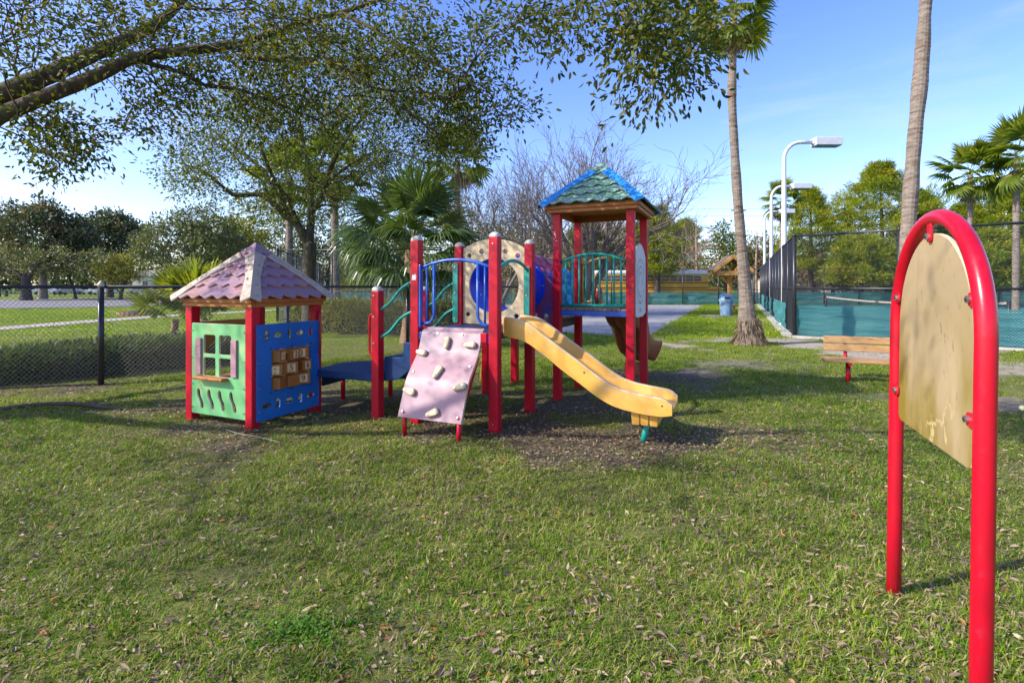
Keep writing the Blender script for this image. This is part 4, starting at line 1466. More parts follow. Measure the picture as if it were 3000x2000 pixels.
# child frame: x along the board, z up
HW, RT = 0.452, 0.0305
def AB(x, y, z):
    n = Vector((-ddir.y, ddir.x, 0))
    return ddir * x + n * y + Vector((0, 0, z))
zc = 1.325
path = [AB(-HW, 0, -0.1), AB(-HW, 0, 0.4), AB(-HW, 0, 0.8), AB(-HW, 0, 1.1)] + [AB(-HW * math.cos(a), 0, zc + 0.455 * math.sin(a)) for a in np.linspace(0, math.pi, 33)] + [AB(HW, 0, 1.1), AB(HW, 0, 0.8), AB(HW, 0, 0.4), AB(HW, 0, -0.1)]
MB().tube(path, RT, 20).build('frame', MT['red_tube'], ab)
bw_ = HW - 0.062
outer = [(-bw_ + 0.035, 0.875), (bw_ - 0.035, 0.875), (bw_ - 0.01, 0.885), (bw_, 0.91), (bw_, zc)] + [(bw_ * math.cos(a), zc + (0.455 - 0.065) * math.sin(a)) for a in np.linspace(0, math.pi, 30)[1:-1]] + [(-bw_, zc), (-bw_, 0.91), (-bw_ + 0.01, 0.885)]
plate('board', outer, [], 0.019, frame((0, 0, 0), ddir, (0, 0, 1)), [MT['board'], MT['cream_edge']], ab, 0.004)
sideN = Vector((-ddir.y, ddir.x, 0))
if sideN.x > 0:
    sideN = -sideN
for x, z, w, h, axx in ((0.0, 1.722, 0.042, 0.085, (0, 0, 1)), (-HW + 0.048, 1.45, 0.075, 0.05, None), (-HW + 0.048, 1.01, 0.075, 0.05, None), (HW - 0.048, 1.455, 0.075, 0.05, None), (HW - 0.048, 1.05, 0.075, 0.05, None)):
    f = frame(ddir * x + Vector((0, 0, z)) + sideN * 0.016, ddir, (0, 0, 1))
    tb = plate('clip', rrect(-w / 2, -h / 2, w / 2, h / 2, 0.018), [], 0.010, f, [MT['red_tube'], MT['red_tube']], ab, 0.003)
    off = ddir * (0.018 if x < 0 else (-0.018 if x > 0 else 0)) + Vector((0, 0, -0.018 if x == 0 else 0))
    mb = MB().disc(ddir * x + Vector((0, 0, z)) + off + sideN * 0.021, 0.013, sideN, 0, 0.010, 12)
    mb.disc(ddir * x + Vector((0, 0, z)) + off + sideN * 0.031, 0.007, sideN, 1, 0.003, 6)
    mb.build('bolt', [MT['screw'], MT['dark_screw']], tb)

# ------------------------------------------------------------------ bench
bn = thing('park_bench', (5.13, 8.40, 0), ROT, 'wooden slat bench with red tube legs in front of the tennis fence', 'bench')
for i in range(3):
    MB().box((0.87, -0.30 + 0.115 * i, 0.335 + 0.004 * i), (1.86, 0.105, 0.04)).build('plank', MT['bench_wood'], bn, 0.008)
for z in (0.51, 0.638):
    r = Matrix.Rotation(RAD(-8), 3, 'X')
    MB().box((0.87, 0.05 + (z - 0.5) * 0.14, z), (1.76, 0.036, 0.115), r).build('plank', MT['bench_wood'], bn, 0.008)
for u in (0.30, 1.45):
    mb = MB().tube([(u, -0.16, -0.05), (u, -0.16, 0.30)], 0.036, 12)
    mb.tube([(u, -0.34, 0.295), (u, 0.05, 0.295)], 0.028, 10)
    mb.tube([(u, -0.02, 0.295), (u, 0.07, 0.36), (u, 0.10, 0.70)], 0.026, 10)
    mb.build('leg', MT['red_tube'], bn)

# ------------------------------------------------------------------ trash can
tc_ = thing('trash_can', (11.2, 26.8, 0), 0.3, 'blue grey trash can with a domed lid beside the timber kiosk', 'trash can')
rib = lambda a, z: 1.0 + 0.035 * (1 if math.cos(a * 4) > 0.45 else 0)
MB().lathe([(0.26, 0.0), (0.275, 0.02), (0.33, 0.70), (0.355, 0.715), (0.355, 0.77), (0.33, 0.775)], 40, 0, (0, 0, 0), False, rib).build('body', MT['can'], tc_)
lid = MB().lathe([(0.36, 0.76), (0.375, 0.78), (0.375, 0.84), (0.35, 0.86), (0.335, 1.0), (0.28, 1.07), (0.16, 1.11), (0.01, 1.12)], 32).build('lid', MT['can'], tc_)
MB().box((-0.16, -0.31, 0.92), (0.26, 0.06, 0.11), Matrix.Rotation(RAD(-22), 3, 'Z')).build('flap', MT['can_dark'], lid)
for s in (-1, 1):
    MB().box((0.33 * s, -0.08, 0.66), (0.07, 0.16, 0.06)).build('handle', MT['can'], tc_, 0.01)

# ------------------------------------------------------------------ timber kiosk
ki = thing('timber_kiosk', (12.75, 30.0, 0), -0.12, 'cedar timber kiosk post with a small gabled roof behind the palm trunk', 'kiosk')
ki.scale = (0.82, 1, 1)
MB().box((0, 0, 1.1), (0.24, 0.24, 2.3)).build('post', MT['timber'], ki, 0.015)
for y in (-0.55, 0.55):
    MB().box((0, y, 2.28), (2.0, 0.12, 0.26)).build('beam', MT['timber'], ki, 0.012)
    for s in (-1, 1):
        MB().bar((1.34 * s, y * 1.18 - 0.08, 2.38), (0.0, y * 1.18 - 0.08, 3.24), 0.10, 0.20).build('rafter', MT['timber'], ki, 0.01)
        MB().bar((0.15 * s, y + 0.002, 2.42), (0.48 * s, y + 0.002, 2.78), 0.08, 0.1).build('brace', MT['timber'], ki, 0.008)
for s in (-1, 1):
    MB().bar((0.08 * s, 0, 1.70), (0.72 * s, 0, 2.18), 0.1, 0.12).build('brace', MT['timber'], ki, 0.008)
    MB().bar((0, 0.08 * s, 1.70), (0, 0.52 * s, 2.18), 0.1, 0.12).build('brace', MT['timber'], ki, 0.008)
    MB().bar((1.36 * s, 0.0, 2.46), (0.01 * s, 0.0, 3.30), 1.34, 0.05).build('roof_panel', MT['roof_dark'], ki)
MB().box((0.2, -0.3, 0.42), (1.0, 0.36, 0.06)).build('bench_board', MT['bench_wood'], ki, 0.01)
MB().box((0.2, -0.28, 0.19), (0.12, 0.2, 0.42)).build('bench_leg', MT['timber'], ki, 0.01)

# ------------------------------------------------------------------ lamp posts along the tennis fence
def lamp(px, py, label):
    Y = 2250 / (py - 840)
    t = thing('lamp_post', ((px - 1500) / 1500 * Y, Y, 0), ROT * 0, label, 'lamp post', 'lamp posts along the tennis fence')
    P = [(0, 0, -0.1), (0, 0, 3), (0, 0, 6.3)] + [(0.62 - 0.62 * math.cos(a), 0, 6.35 + 0.66 * math.sin(a)) for a in np.linspace(0.05, math.pi / 2, 10)] + [(1.1, 0, 7.02)]
    MB().tube(P, [0.105, 0.10, 0.075] + [0.07] * 11, 12).build('pole', MT['pole_white'], t)
    MB().lathe([(0.16, -0.05), (0.16, 0.10), (0.11, 0.13)], 16).build('base', MT['pole_white'], t)
    MB().box((0.02, -0.12, 0.55), (0.16, 0.12, 0.28)).build('junction_box', MT['pole_white'], t, 0.01)
    h = MB().box((1.62, 0, 7.02), (1.02, 0.42, 0.30), None, 0, 0.97).build('lamp_head', MT['pole_white'], t, 0.02)
    MB().box((1.62, 0, 6.862), (0.92, 0.34, 0.03)).build('lens', MT['lens'], h)
    MB().box((1.095, 0, 7.02), (0.05, 0.2, 0.16)).build('bracket', MT['pole_white'], h)
    return t
lamp(2297, 955, 'tall white gooseneck lamp post, the largest, at the corner of the tennis fence')
lamp(2260, 920, 'white gooseneck lamp post standing second along the tennis fence')
lamp(2240, 900, 'white gooseneck lamp post furthest along the tennis fence')

# ------------------------------------------------------------------ fences
def chain_wires(mb, a, b, z0, z1, s, r):
    a, b = Vector(a), Vector(b)
    d = b - a
    L = d.length
    d.normalize()
    n = Vector((-d.y, d.x, 0))
    h = z1 - z0
    for sg in (1, -1):
        k = int((L + h) / s) + 1
        for i in range(k):
            x0, zz0, x1, zz1 = i * s - h, 0.0, i * s, h
            if x0 < 0: zz0, x0 = -x0, 0.0
            if x1 > L: zz1, x1 = h - (x1 - L), L
            if zz1 - zz0 < 0.01: continue
            if sg < 0:
                zz0, zz1 = h - zz0, h - zz1
            p = a + d * x0 + Vector((0, 0, z0 + zz0)) + n * (r * 0.8 * sg)
            q = a + d * x1 + Vector((0, 0, z0 + zz1)) + n * (r * 0.8 * sg)
            mb.tube([p, q], r, 3, 0, False, True)

def screen_panel(a, b, z0, z1, parent, seed, name='windscreen', off=0.05):
    rng = np.random.default_rng(seed)
    a, b = Vector(a), Vector(b)
    d = b - a
    L = d.length
    d.normalize()
    n = Vector((-d.y, d.x, 0))
    if n.dot(a) > 0:
        n = -n
    nx, nz = max(6, int(L / 0.12)), 16
    V, F = [], []
    ph = rng.random(4) * 6.28
    for i in range(nx + 1):
        for j in range(nz + 1):
            s, t = i / nx, j / nz
            w = 0.050 * math.sin(s * L * 1.7 + ph[0]) * math.sin(math.pi * t) + 0.020 * math.sin(s * L * 4.1 + t * 5 + ph[1]) + 0.016 * math.sin(t * 17 + s * L * 0.8 + ph[2]) + 0.012 * math.sin(t * 9 - s * L * 2.6 + ph[3])
            sag = (-0.020 * math.sin(s * L * 2.2 + ph[3]) - 0.012 * abs(math.sin(s * L * math.pi / 0.6))) * t
            V.append(a + d * (s * L) + n * (off + abs(w)) + Vector((0, 0, z0 + (z1 - z0) * t + sag)))
    for i in range(nx):
        for j in range(nz):
            o = i * (nz + 1) + j
            F.append((o, o + nz + 1, o + nz + 2, o + 1))
    return MB().add(V, F, 0, True).build(name, MT['screen'], parent)

def fence(label, pts, h, spacing, rails, pr=0.03, wr=0.004, ws=0.068, screen=None, wire='wire', cap='cap', cat='fence', wire_z=0.03, posts=None, rr=0.024, group=None):
    t = thing('chain_link_fence', (pts[0][0], pts[0][1], 0), 0, label, cat, group)
    O = Vector((pts[0][0], pts[0][1], 0))
    done = []
    wires = MB()
    for k in range(len(pts) - 1):
        a, b = Vector((*pts[k], 0)) - O, Vector((*pts[k + 1], 0)) - O
        L = (b - a).length
        n = max(1, round(L / spacing))
        for i in range(n + 1):
            p = a.lerp(b, i / n)
            if any((p - q).length < 0.3 for q in done):
                continue
            done.append(p)
            big = 1.35 if i in (0, n) else 1.0
            po = MB().tube([p + Vector((0, 0, -0.1)), p + Vector((0, 0, h))], pr * big, 10).build('post', MT['black_fence'], t)
            mb = MB().lathe([(pr * big * 1.12, 0), (pr * big * 1.12, 0.03), (pr * big * 0.9, 0.055), (pr * big * 0.4, 0.085), (0.002, 0.095)], 10, 0, tuple(p + Vector((0, 0, h))))
            mb.build('post_cap', MT['cap' if cap == 'cap' else 'black_fence'], po)
        for z in rails:
            MB().tube([a + Vector((0, 0, z)), b + Vector((0, 0, z))], rr, 8).build('rail', MT['black_fence'], t)
        chain_wires(wires, a, b, wire_z, h - 0.02, ws, wr)
        if screen:
            for i in range(n):
                screen_panel(a.lerp(b, i / n) + O - O, b.lerp(a, 1 - (i + 1) / n), screen[0], screen[1], t, k * 50 + i)
    w = wires.build('chain_link', MT[wire], t)
    w['kind'] = 'stuff'
    return t

fence('black waist high chain link fence behind the play house, in front of the hedge', [(-12.2, 6.35), (-6.23, 7.76), (-2.46, 12.05), (0.9, 13.6)], 1.50, 2.9, (1.50,), 0.030, 0.0030, 0.068, wire='grey_wire')
fence('tall black tennis fence with teal windscreen on the right, around the near court', [(20.3, 41.8), (TC.x, TC.y), (12.1, 11.9), (15.6, 8.3)], 3.0, 2.2, (3.0, 1.45, 0.05), 0.042, 0.0036, 0.072, (0.02, 0.96), cap='black', rr=0.031)
fence('far black chain link fence with teal windscreen in front of the school bus', [(-6.5, 42.3), (20.0, 42.3), (46, 42.3)], 3.0, 3.0, (3.0, 1.25, 0.05), 0.04, 0.003, 0.13, (0.02, 1.06), cap='black')
fence('tall black chain link fence round the left tennis court behind the cabbage palm', [(-13.0, 34.5), (-9.85, 21.5), (-3.0, 21.5)], 3.05, 2.4, (3.05, 1.3, 0.05), 0.04, 0.003, 0.085, None, cap='black')
# teal windscreen of the left court on its far side
fence('distant black fence with pale teal windscreen across the left tennis court', [(-14.0, 41.5), (-7.0, 41.5)], 3.0, 3.0, (3.0, 1.25), 0.04, 0.004, 0.13, (0.02, 1.0), cap='black')

# tennis net
tn = thing('tennis_net', (15.2, 24.8, 0), 0, 'dark tennis net with a white tape inside the right court', 'net')
a, b = Vector((0, 0, 0)), Vector((-0.45, -9.6, 0))
for p in (a, b):
    MB().tube([p, p + Vector((0, 0, 1.08))], 0.05, 10).build('post', MT['black_fence'], tn)
V, F = [], []
for i in range(13):
    s = i / 12
    z = 1.05 - 0.14 * (1 - (2 * s - 1) ** 2)
    p = a.lerp(b, s)
    V += [p + Vector((0.012, 0, z - 0.07)), p + Vector((0.012, 0, z)), p + Vector((-0.012, 0, z)), p + Vector((-0.012, 0, z - 0.07))]
for i in range(12):
    for j in range(4):
        F.append((i * 4 + j, i * 4 + (j + 1) % 4, (i + 1) * 4 + (j + 1) % 4, (i + 1) * 4 + j))
MB().add(V, F).build('tape', MT['path'], tn)
mb = MB()
chain_wires(mb, a, b, 0.05, 0.93, 0.09, 0.004)
mb.build('netting', MT['wire'], tn)['kind'] = 'stuff'

# ------------------------------------------------------------------ school bus behind the far fence
bu = thing('school_bus', (12.6, 47.5, 0), 0.0, 'long yellow school bus with a white roof parked behind the far fence', 'bus')
L = 10.4
MB().box((0, 0, 1.30), (L, 2.4, 1.30)).build('body', MT['bus_yellow'], bu, 0.06)
MB().box((0, 0, 2.26), (L, 2.34, 0.62)).build('window_band', MT['bus_yellow'], bu, 0.02)
MB().box((0, 0, 2.78), (L - 0.1, 2.36, 0.40)).build('roof', MT['white'], bu, 0.16, 4)
for z in (0.95, 1.42, 1.86):
    MB().box((0, -1.22, z), (L - 0.1, 0.03, 0.06)).build('rub_rail', MT['rubber'], bu)
w0 = MB().box((0, 0, 0), (0.62, 0.03, 0.46)).build('window', MT['glass'], bu)
fr0 = MB().box((0, -0.005, 0.0), (0.62, 0.03, 0.03)).build('sash', MT['white'], w0)
for i in range(13):
    o = w0 if i == 0 else copy_tree(w0, bu)
    o.location = (-L / 2 + 0.75 + i * 0.72, -1.175, 2.26)
for x in (-4.0, 3.6):
    wv = MB().tube([(x, -1.26, 0.5), (x, -0.95, 0.5)], 0.5, 20, 0, True, False).build('wheel', MT['rubber'], bu)
    MB().disc((x, -1.262, 0.5), 0.28, (0, -1, 0), 0, 0.02, 14).build('rim', MT['white'], wv)
MB().box((L / 2 + 0.55, 0, 1.05), (1.2, 2.2, 0.95)).build('hood', MT['bus_yellow'], bu, 0.12, 3)
MB().box((0, 0, 0.5), (L - 0.6, 2.2, 0.3)).build('chassis', MT['rubber'], bu)

# ------------------------------------------------------------------ houses far behind
def house(x, y, w, d, h, rz, roof_h, label, nwin=3):
    t = thing('house', (x, y, 0), rz, label, 'house')
    MB().box((0, 0, h / 2), (w, d, h)).build('wall', MT['house_wall'], t)
    o = 0.5
    V = [(-w / 2 - o, -d / 2 - o, h), (w / 2 + o, -d / 2 - o, h), (w / 2 + o, d / 2 + o, h), (-w / 2 - o, d / 2 + o, h), (-w / 2 - o, 0, h + roof_h), (w / 2 + o, 0, h + roof_h)]
    MB().add(V, [(0, 1, 5, 4), (2, 3, 4, 5), (1, 2, 5), (3, 0, 4), (3, 2, 1, 0)]).build('roof', MT['house_roof'], t)
    MB().box((0, -d / 2 - o, h + 0.0), (w + 1.0, 0.05, 0.22)).build('fascia', MT['white'], t)
    for i in range(nwin):
        xx = -w / 2 + w * (i + 0.5) / nwin
        f = MB().box((xx, -d / 2 - 0.02, h * 0.55), (1.2, 0.06, 1.2)).build('window', MT['white'], t)
        MB().box((xx, -d / 2 - 0.055, h * 0.55), (1.04, 0.02, 1.04)).build('pane', MT['glass'], f)
        MB().box((xx, -d / 2 - 0.07, h * 0.55), (0.05, 0.02, 1.04)).build('sash', MT['white'], f)
    return t
house(40, 66, 16, 9, 3.0, -0.25, 2.6, 'pale house with a grey roof behind the tennis court pines', 4)
house(20.5, 82, 14, 10, 7.6, 0.1, 4.2, 'two storey pale house with grey gable behind the bare cypress', 3)
house(9.5, 92, 11, 9, 6.2, -0.05, 3.4, 'grey roofed house seen through the tower opening', 3)
house(60, 62, 12, 8, 3.0, -0.4, 2.5, 'low house at the far right behind the palms', 3)
house(-62, 118, 40, 12, 4.0, 0.15, 1.2, 'long low white building beyond the parking lot', 8)

# ------------------------------------------------------------------ distant cars
def car(x, y, rz, m, label):
    t = thing('parked_car', (x, y, 0), rz, label, 'car', 'cars parked beyond the road')
    prof = [(-2.2, 0.35), (-2.25, 0.75), (-2.1, 0.95), (-1.2, 1.02), (1.0, 1.0), (2.0, 0.86), (2.25, 0.68), (2.25, 0.35)]
    n = len(prof)
    mb = MB().add([(a, -0.88, z) for a, z in prof] + [(a, 0.88, z) for a, z in prof], [tuple(reversed(range(n))), tuple(range(n, 2 * n))] + [(i, (i + 1) % n, (i + 1) % n + n, i + n) for i in range(n)])
    mb.build('body', m, t, 0.05)
    cab = [(-1.75, 0.98), (-1.25, 1.44), (0.35, 1.46), (1.05, 1.0)]
    mb = MB().add([(a, -0.74 - 0.1 * (1.46 - z), z) for a, z in cab] + [(a, 0.74 + 0.1 * (1.46 - z), z) for a, z in cab], [(3, 2, 1, 0), (4, 5, 6, 7)] + [(i, i + 1, i + 5, i + 4) for i in range(3)])
    cb = mb.build('cabin', m, t, 0.04)
    for sg in (-1, 1):
        for a, b in ((-1.45, -0.55), (-0.45, 0.65)):
            MB().box(((a + b) / 2, sg * 0.80, 1.2), (b - a, 0.02, 0.30)).build('window', MT['glass'], cb)
        for xx in (-1.4, 1.4):
            MB().tube([(xx, sg * 0.72, 0.33), (xx, sg * 0.90, 0.33)], 0.33, 14, 0, True, False).build('wheel', MT['rubber'], t)
    return t
car(-86, 95, 0.3, MT['car_white'], 'white car in the row beyond the road, left of the blue lamp')
car(-82, 95.5, 0.3, MT['car_grey'], 'grey car parked just left of the blue lamp beyond the road')
car(-77, 96, 0.25, MT['car_white'], 'white car parked just right of the blue lamp beyond the road')
car(-70, 97, 0.2, MT['car_grey'], 'grey car parked behind the yellow green juniper')
car(-66, 98, 0.2, MT['car_white'], 'white car at the right end of the far parking row')
car(-24.0, 64, 0.6, MT['car_blue'], 'blue car seen past the oak trunk beyond the left court')
car(-18.5, 66, 0.1, MT['car_white'], 'white car seen through the left court fence')

# blue topped lamp by the road
lp = thing('street_lamp', (-56.5, 70, 0), 0, 'grey street lamp with a blue bell shade among the magnolias', 'street lamp')
MB().tube([(0, 0, 0), (0, 0, 5.4), (0.1, 0, 5.9), (0.6, 0, 6.1), (1.0, 0, 6.05)], 0.10, 8).build('pole', MT['dark_steel'], lp)
MB().lathe([(0.75, 5.05), (0.70, 5.12), (0.35, 5.45), (0.2, 5.75), (0.1, 6.05)], 16, 0, (1.1, 0, 0)).build('lamp_shade', MT['lamp_blue'], lp)
# green bench by the road
gb = thing('park_bench', (-78, 79, 0), 0.1, 'green metal bench under the live oak by the road', 'bench')
for z, y in ((0.45, -0.2), (0.45, 0.0), (0.75, 0.16), (0.95, 0.2)):
    MB().box((0, y, z), (5.2, 0.16, 0.1)).build('slat', MT['green_metal'], gb)
for x in (-2.5, 0, 2.5):
    MB().box((x, 0, 0.45), (0.12, 0.5, 0.95)).build('leg', MT['green_metal'], gb)

# brick edged basin by the footpath
br = thing('brick_ring', (-19.4, 26.6, 0), 0.2, 'low ring of bricks with a dark cover beside the footpath', 'brick ring')
b0 = MB().box((0, 0, 0.10), (0.19, 0.10, 0.20)).build('brick', MT['brick'], br, 0.008)
for i in range(24):
    a = 2 * math.pi * i / 24
    o = b0 if i == 0 else copy_tree(b0, br)
    o.location = (0.92 * math.cos(a), 0.62 * math.sin(a), 0.0)
    o.rotation_euler = (0, 0, math.atan2(0.62 * math.cos(a), -0.92 * math.sin(a)))
MB().lathe([(0.55, 0.02), (0.55, 0.22), (0.5, 0.26), (0.01, 0.27)], 20).build('cover', MT['rubber'], br)

# road signs beyond the left court
sg = thing('road_sign', (-17.2, 60, 0), 0.0, 'yellow chevron road sign between white plates beyond the left court', 'sign')
MB().tube([(0, 0, 0), (0, 0, 4.2)], 0.05, 8).build('pole', MT['dark_steel'], sg)
MB().box((0, -0.07, 3.7), (1.1, 0.03, 0.85)).build('plate', MT['white'], sg)
MB().box((0, -0.07, 2.0), (1.5, 0.03, 0.8)).build('plate', MT['white'], sg)
cp = MB().box((0, -0.07, 2.85), (0.95, 0.03, 0.85)).build('chevron_plate', MT['sign_yellow'], sg)
MB().bar((-0.2, -0.095, 3.17), (0.18, -0.095, 2.85), 0.01, 0.16, up=(0, 1, 0)).bar((0.18, -0.098, 2.85), (-0.2, -0.098, 2.53), 0.01, 0.16, up=(0, 1, 0)).build('chevron', MT['ink'], cp)
s2 = thing('road_sign', (-22.6, 60, 0), 0.0, 'blue and white road sign left of the palm trunks', 'sign')
MB().tube([(-0.6, 0, 0), (-0.6, 0, 2.4)], 0.05, 8).tube([(0.6, 0, 0), (0.6, 0, 2.4)], 0.05, 8).build('pole', MT['dark_steel'], s2)
MB().lathe([(1.2, -0.02), (1.2, 0.02)], 20, 0).build('plate', MT['sign_blue'], s2)
s2.children[-1].rotation_euler = (RAD(90), 0, 0)
s2.children[-1].scale = (1, 0.62, 1)
s2.children[-1].location = (0, -0.08, 2.1)

# utility pole and wires
up = thing('utility_pole', (27.0, 61, 0), 0, 'pale concrete utility pole behind the leaning palm trunk', 'pole')
MB().tube([(0, 0, -0.1), (0, 0, 11.3)], [0.20, 0.13], 10).build('shaft', MT['concrete'], up)
MB().box((0, 0, 10.6), (1.8, 0.12, 0.14)).build('crossarm', MT['roof_dark'], up)
for i, z in enumerate((11.1, 10.3, 9.2)):
    P = [(-20 + 90 * t, 61.0 + 0.3 * i, z - 1.4 * 4 * t * (1 - t) * 0.25) for t in np.linspace(0, 1, 16)]
    o = MB().tube(P, 0.014, 4, 0, False).build('power_line', MT['black_fence'])
    tag(o, ('topmost', 'middle', 'lowest')[i] + ' thin power line crossing the sky behind the palm trunk', 'power line', 'power lines behind the courts')

# tennis ball, pale string, twigs
tb = MB().lathe([(0.033 * math.sin(a), 0.033 - 0.033 * math.cos(a)) for a in np.linspace(0.02, math.pi - 0.02, 12)], 16).build('tennis_ball', MT['ball'], None, loc=(6.10, 6.12, 0.02))
tag(tb, 'pale green tennis ball lying in the grass at the right edge', 'ball')
rp = MB().tube(smooth_path([(-2.95, 5.28, 0.03), (-2.7, 5.1, 0.035), (-2.45, 5.0, 0.03), (-2.2, 4.85, 0.03)], 0.06), 0.0014, 5).build('loose_string', MT['cord'])
tag(rp, 'pale thin string lying on the ground before the play house', 'string')
def stick(pts, r, label, m='dark_bark'):
    P = smooth_path(pts, 0.12)
    o = MB().tube(P, [r * (0.4 + 0.6 * math.sin(math.pi * min(1, 0.15 + 0.85 * i / len(P)))) for i in range(len(P))], 7).build('tree_root', MT[m])
    return tag(o, label, 'root')
stick([(-6.35, 6.2, -0.02), (-6.0, 6.35, 0.03), (-5.5, 6.42, 0.035), (-5.0, 6.32, 0.01), (-4.7, 6.3, -0.03)], 0.026, 'dark tree root lying across the grass below the left fence post')
stick([(-4.75, 6.22, -0.02), (-4.4, 6.16, 0.015), (-4.0, 6.18, 0.015), (-3.7, 6.1, -0.03)], 0.022, 'thin dark root reaching the left leg of the play house')

# ------------------------------------------------------------------ trees
def mesh_np(name, V, F4, mats, parent=None, tint=None, smooth=False, loc=None):
    """quads only, from numpy; tint is a float per face"""
    me = bpy.data.meshes.new(name)
    F4 = np.asarray(F4, np.int32)
    me.vertices.add(len(V))
    me.vertices.foreach_set('co', np.asarray(V, np.float32).ravel())
    me.loops.add(F4.size)
    me.loops.foreach_set('vertex_index', F4.ravel())
    me.polygons.add(len(F4))
    me.polygons.foreach_set('loop_start', (np.arange(len(F4)) * F4.shape[1]).astype(np.int32))
    if smooth:
        me.polygons.foreach_set('use_smooth', np.ones(len(F4), bool))
    if tint is not None:
        at_ = me.attributes.new('tint', 'FLOAT', 'FACE')
        at_.data.foreach_set('value', np.asarray(tint, np.float32))
    me.update(calc_edges=True)
    me.materials.append(mats)
    return link(name, me, parent, loc=loc)

def unit(a):
    return a / (np.linalg.norm(a, axis=-1, keepdims=True) + 1e-9)

def grow(roots, att, rng, pl=0.35, seg=0.5, wig=0.07, rtip=0.006, rexp=2.2, sag=0.0):
    """limbs given as polylines (x, y, z, r); every attractor point is then joined by the shortest way (Prim-like)"""
    P, par, rmin, ln = [], [], [], []
    for poly in roots:
        poly = smooth_path(poly, seg)
        start = -1
        if P:
            d = np.linalg.norm(np.array(P) - poly[0][:3], axis=1)
            j = int(np.argmin(d))
            start = j
        prev = start
        for q in poly:
            P.append(np.array(q[:3]))
            par.append(prev)
            rmin.append(q[3])
            ln.append((ln[prev] + np.linalg.norm(P[-1] - P[prev])) if prev >= 0 else 0.0)
            prev = len(P) - 1
    att = np.asarray(att, float)
    n = len(att)
    PP = np.array(P)
    LL = np.array(ln)
    best = np.full(n, 1e9)
    bi = np.zeros(n, int)
    for i in range(len(P)):
        if i == 0 and len(P) > 4:
            continue
        c = np.linalg.norm(att - PP[i], axis=1) + pl * LL[i]
        m = c < best
        best[m] = c[m]
        bi[m] = i
    done = np.zeros(n, bool)
    tips = []
    for _ in range(n):
        j = int(np.argmin(np.where(done, 1e9, best)))
        done[j] = True
        a, b = P[bi[j]], att[j]
        L = np.linalg.norm(b - a)
        k = max(1, int(math.ceil(L / seg)))
        prev = int(bi[j])
        new = []
        for s in range(1, k + 1):
            t = s / k
            q = a + (b - a) * t
            if s < k:
                q = q + rng.normal(0, wig * min(1, L), 3) * (0.6) + np.array([0, 0, sag * L * t * (1 - t)])
            P.append(q)
            par.append(prev)
            rmin.append(0.0)
            ln.append(ln[prev] + L / k)
            prev = len(P) - 1
            new.append(prev)
        tips.append(prev)
        rest = np.where(~done)[0]
        if len(rest):
            for i in new:
                c = np.linalg.norm(att[rest] - P[i], axis=1) + pl * ln[i]
                m = c < best[rest]
                best[rest[m]] = c[m]
                bi[rest[m]] = i
    N = len(P)
    cnt = np.zeros(N)
    kids = [[] for _ in range(N)]
    for i in range(N):
        if par[i] >= 0:
            kids[par[i]].append(i)
    for i in range(N - 1, -1, -1):
        cnt[i] = max(1.0, cnt[i])
        if par[i] >= 0:
            cnt[par[i]] += cnt[i]
    r = np.maximum(np.array(rmin), rtip * cnt ** (1 / rexp))
    for i in range(N):                       # a child is never thicker than its parent
        if par[i] >= 0 and rmin[i] == 0:
            r[i] = min(r[i], r[par[i]] * 0.92)
    return np.array(P), par, r, kids, cnt, np.array(tips, int)

def branch_mesh(name, G, m, parent, rcut=0.0, noise=0.0, rng=None):
    P, par, r, kids, cnt, tips = G
    mb = MB()
    starts = [i for i in range(len(P)) if par[i] < 0]
    stack = [(s, None) for s in starts]
    while stack:
        i, fr_ = stack.pop()
        pts, rs = [], []
        if fr_ is not None:
            pts.append(P[fr_])
            rs.append(min(r[i] * 1.1, r[fr_]))
        j = i
        while True:
            pts.append(P[j])
            rs.append(r[j])
            ks = kids[j]
            if not ks:
                break
            main = max(ks, key=lambda q: r[q] * 1000 + cnt[q])
            for q in ks:
                if q != main:
                    stack.append((q, j))
            j = main
        if len(pts) < 2 or max(rs) < rcut:
            continue
        n = 12 if rs[0] > 0.12 else (8 if rs[0] > 0.05 else (5 if rs[0] > 0.02 else 3))
        rs[-1] *= 0.5
        if noise and rs[0] > 0.04:
            pp = smooth_path([(*p, q) for p, q in zip(pts, rs)], max(0.08, rs[0] * 0.8))
            pts = [q[:3] for q in pp]
            rs = [q[3] * (1 + noise * (rng.random() - 0.5)) for q in pp]
        mb.tube([Vector(p) for p in pts], rs, n, 0, False, True)
    return mb.build(name, m, parent)

def leaf_quads(C, D, L, W, rng, tint, roll=1.0, droop=0.0, flat=0.0):
    """one rhombic leaf per row: base C, direction D"""
    n = len(C)
    D = unit(D + np.array([0, 0, -1.0]) * droop)
    side = unit(np.cross(D, rng.normal(0, 1, (n, 3)) * roll + np.array([0, 0, 1.0]) * flat))
    nor = np.cross(side, D)
    L = np.asarray(L).reshape(-1, 1) if np.ndim(L) else np.full((n, 1), L)
    W = np.asarray(W).reshape(-1, 1) if np.ndim(W) else np.full((n, 1), W)
    mid = C + D * L * 0.45
    V = np.stack([C, mid + side * W / 2 + nor * L * 0.06, C + D * L, mid - side * W / 2 + nor * L * 0.06], 1).reshape(-1, 3)
    F = np.arange(n * 4).reshape(-1, 4)
    return V, F, tint

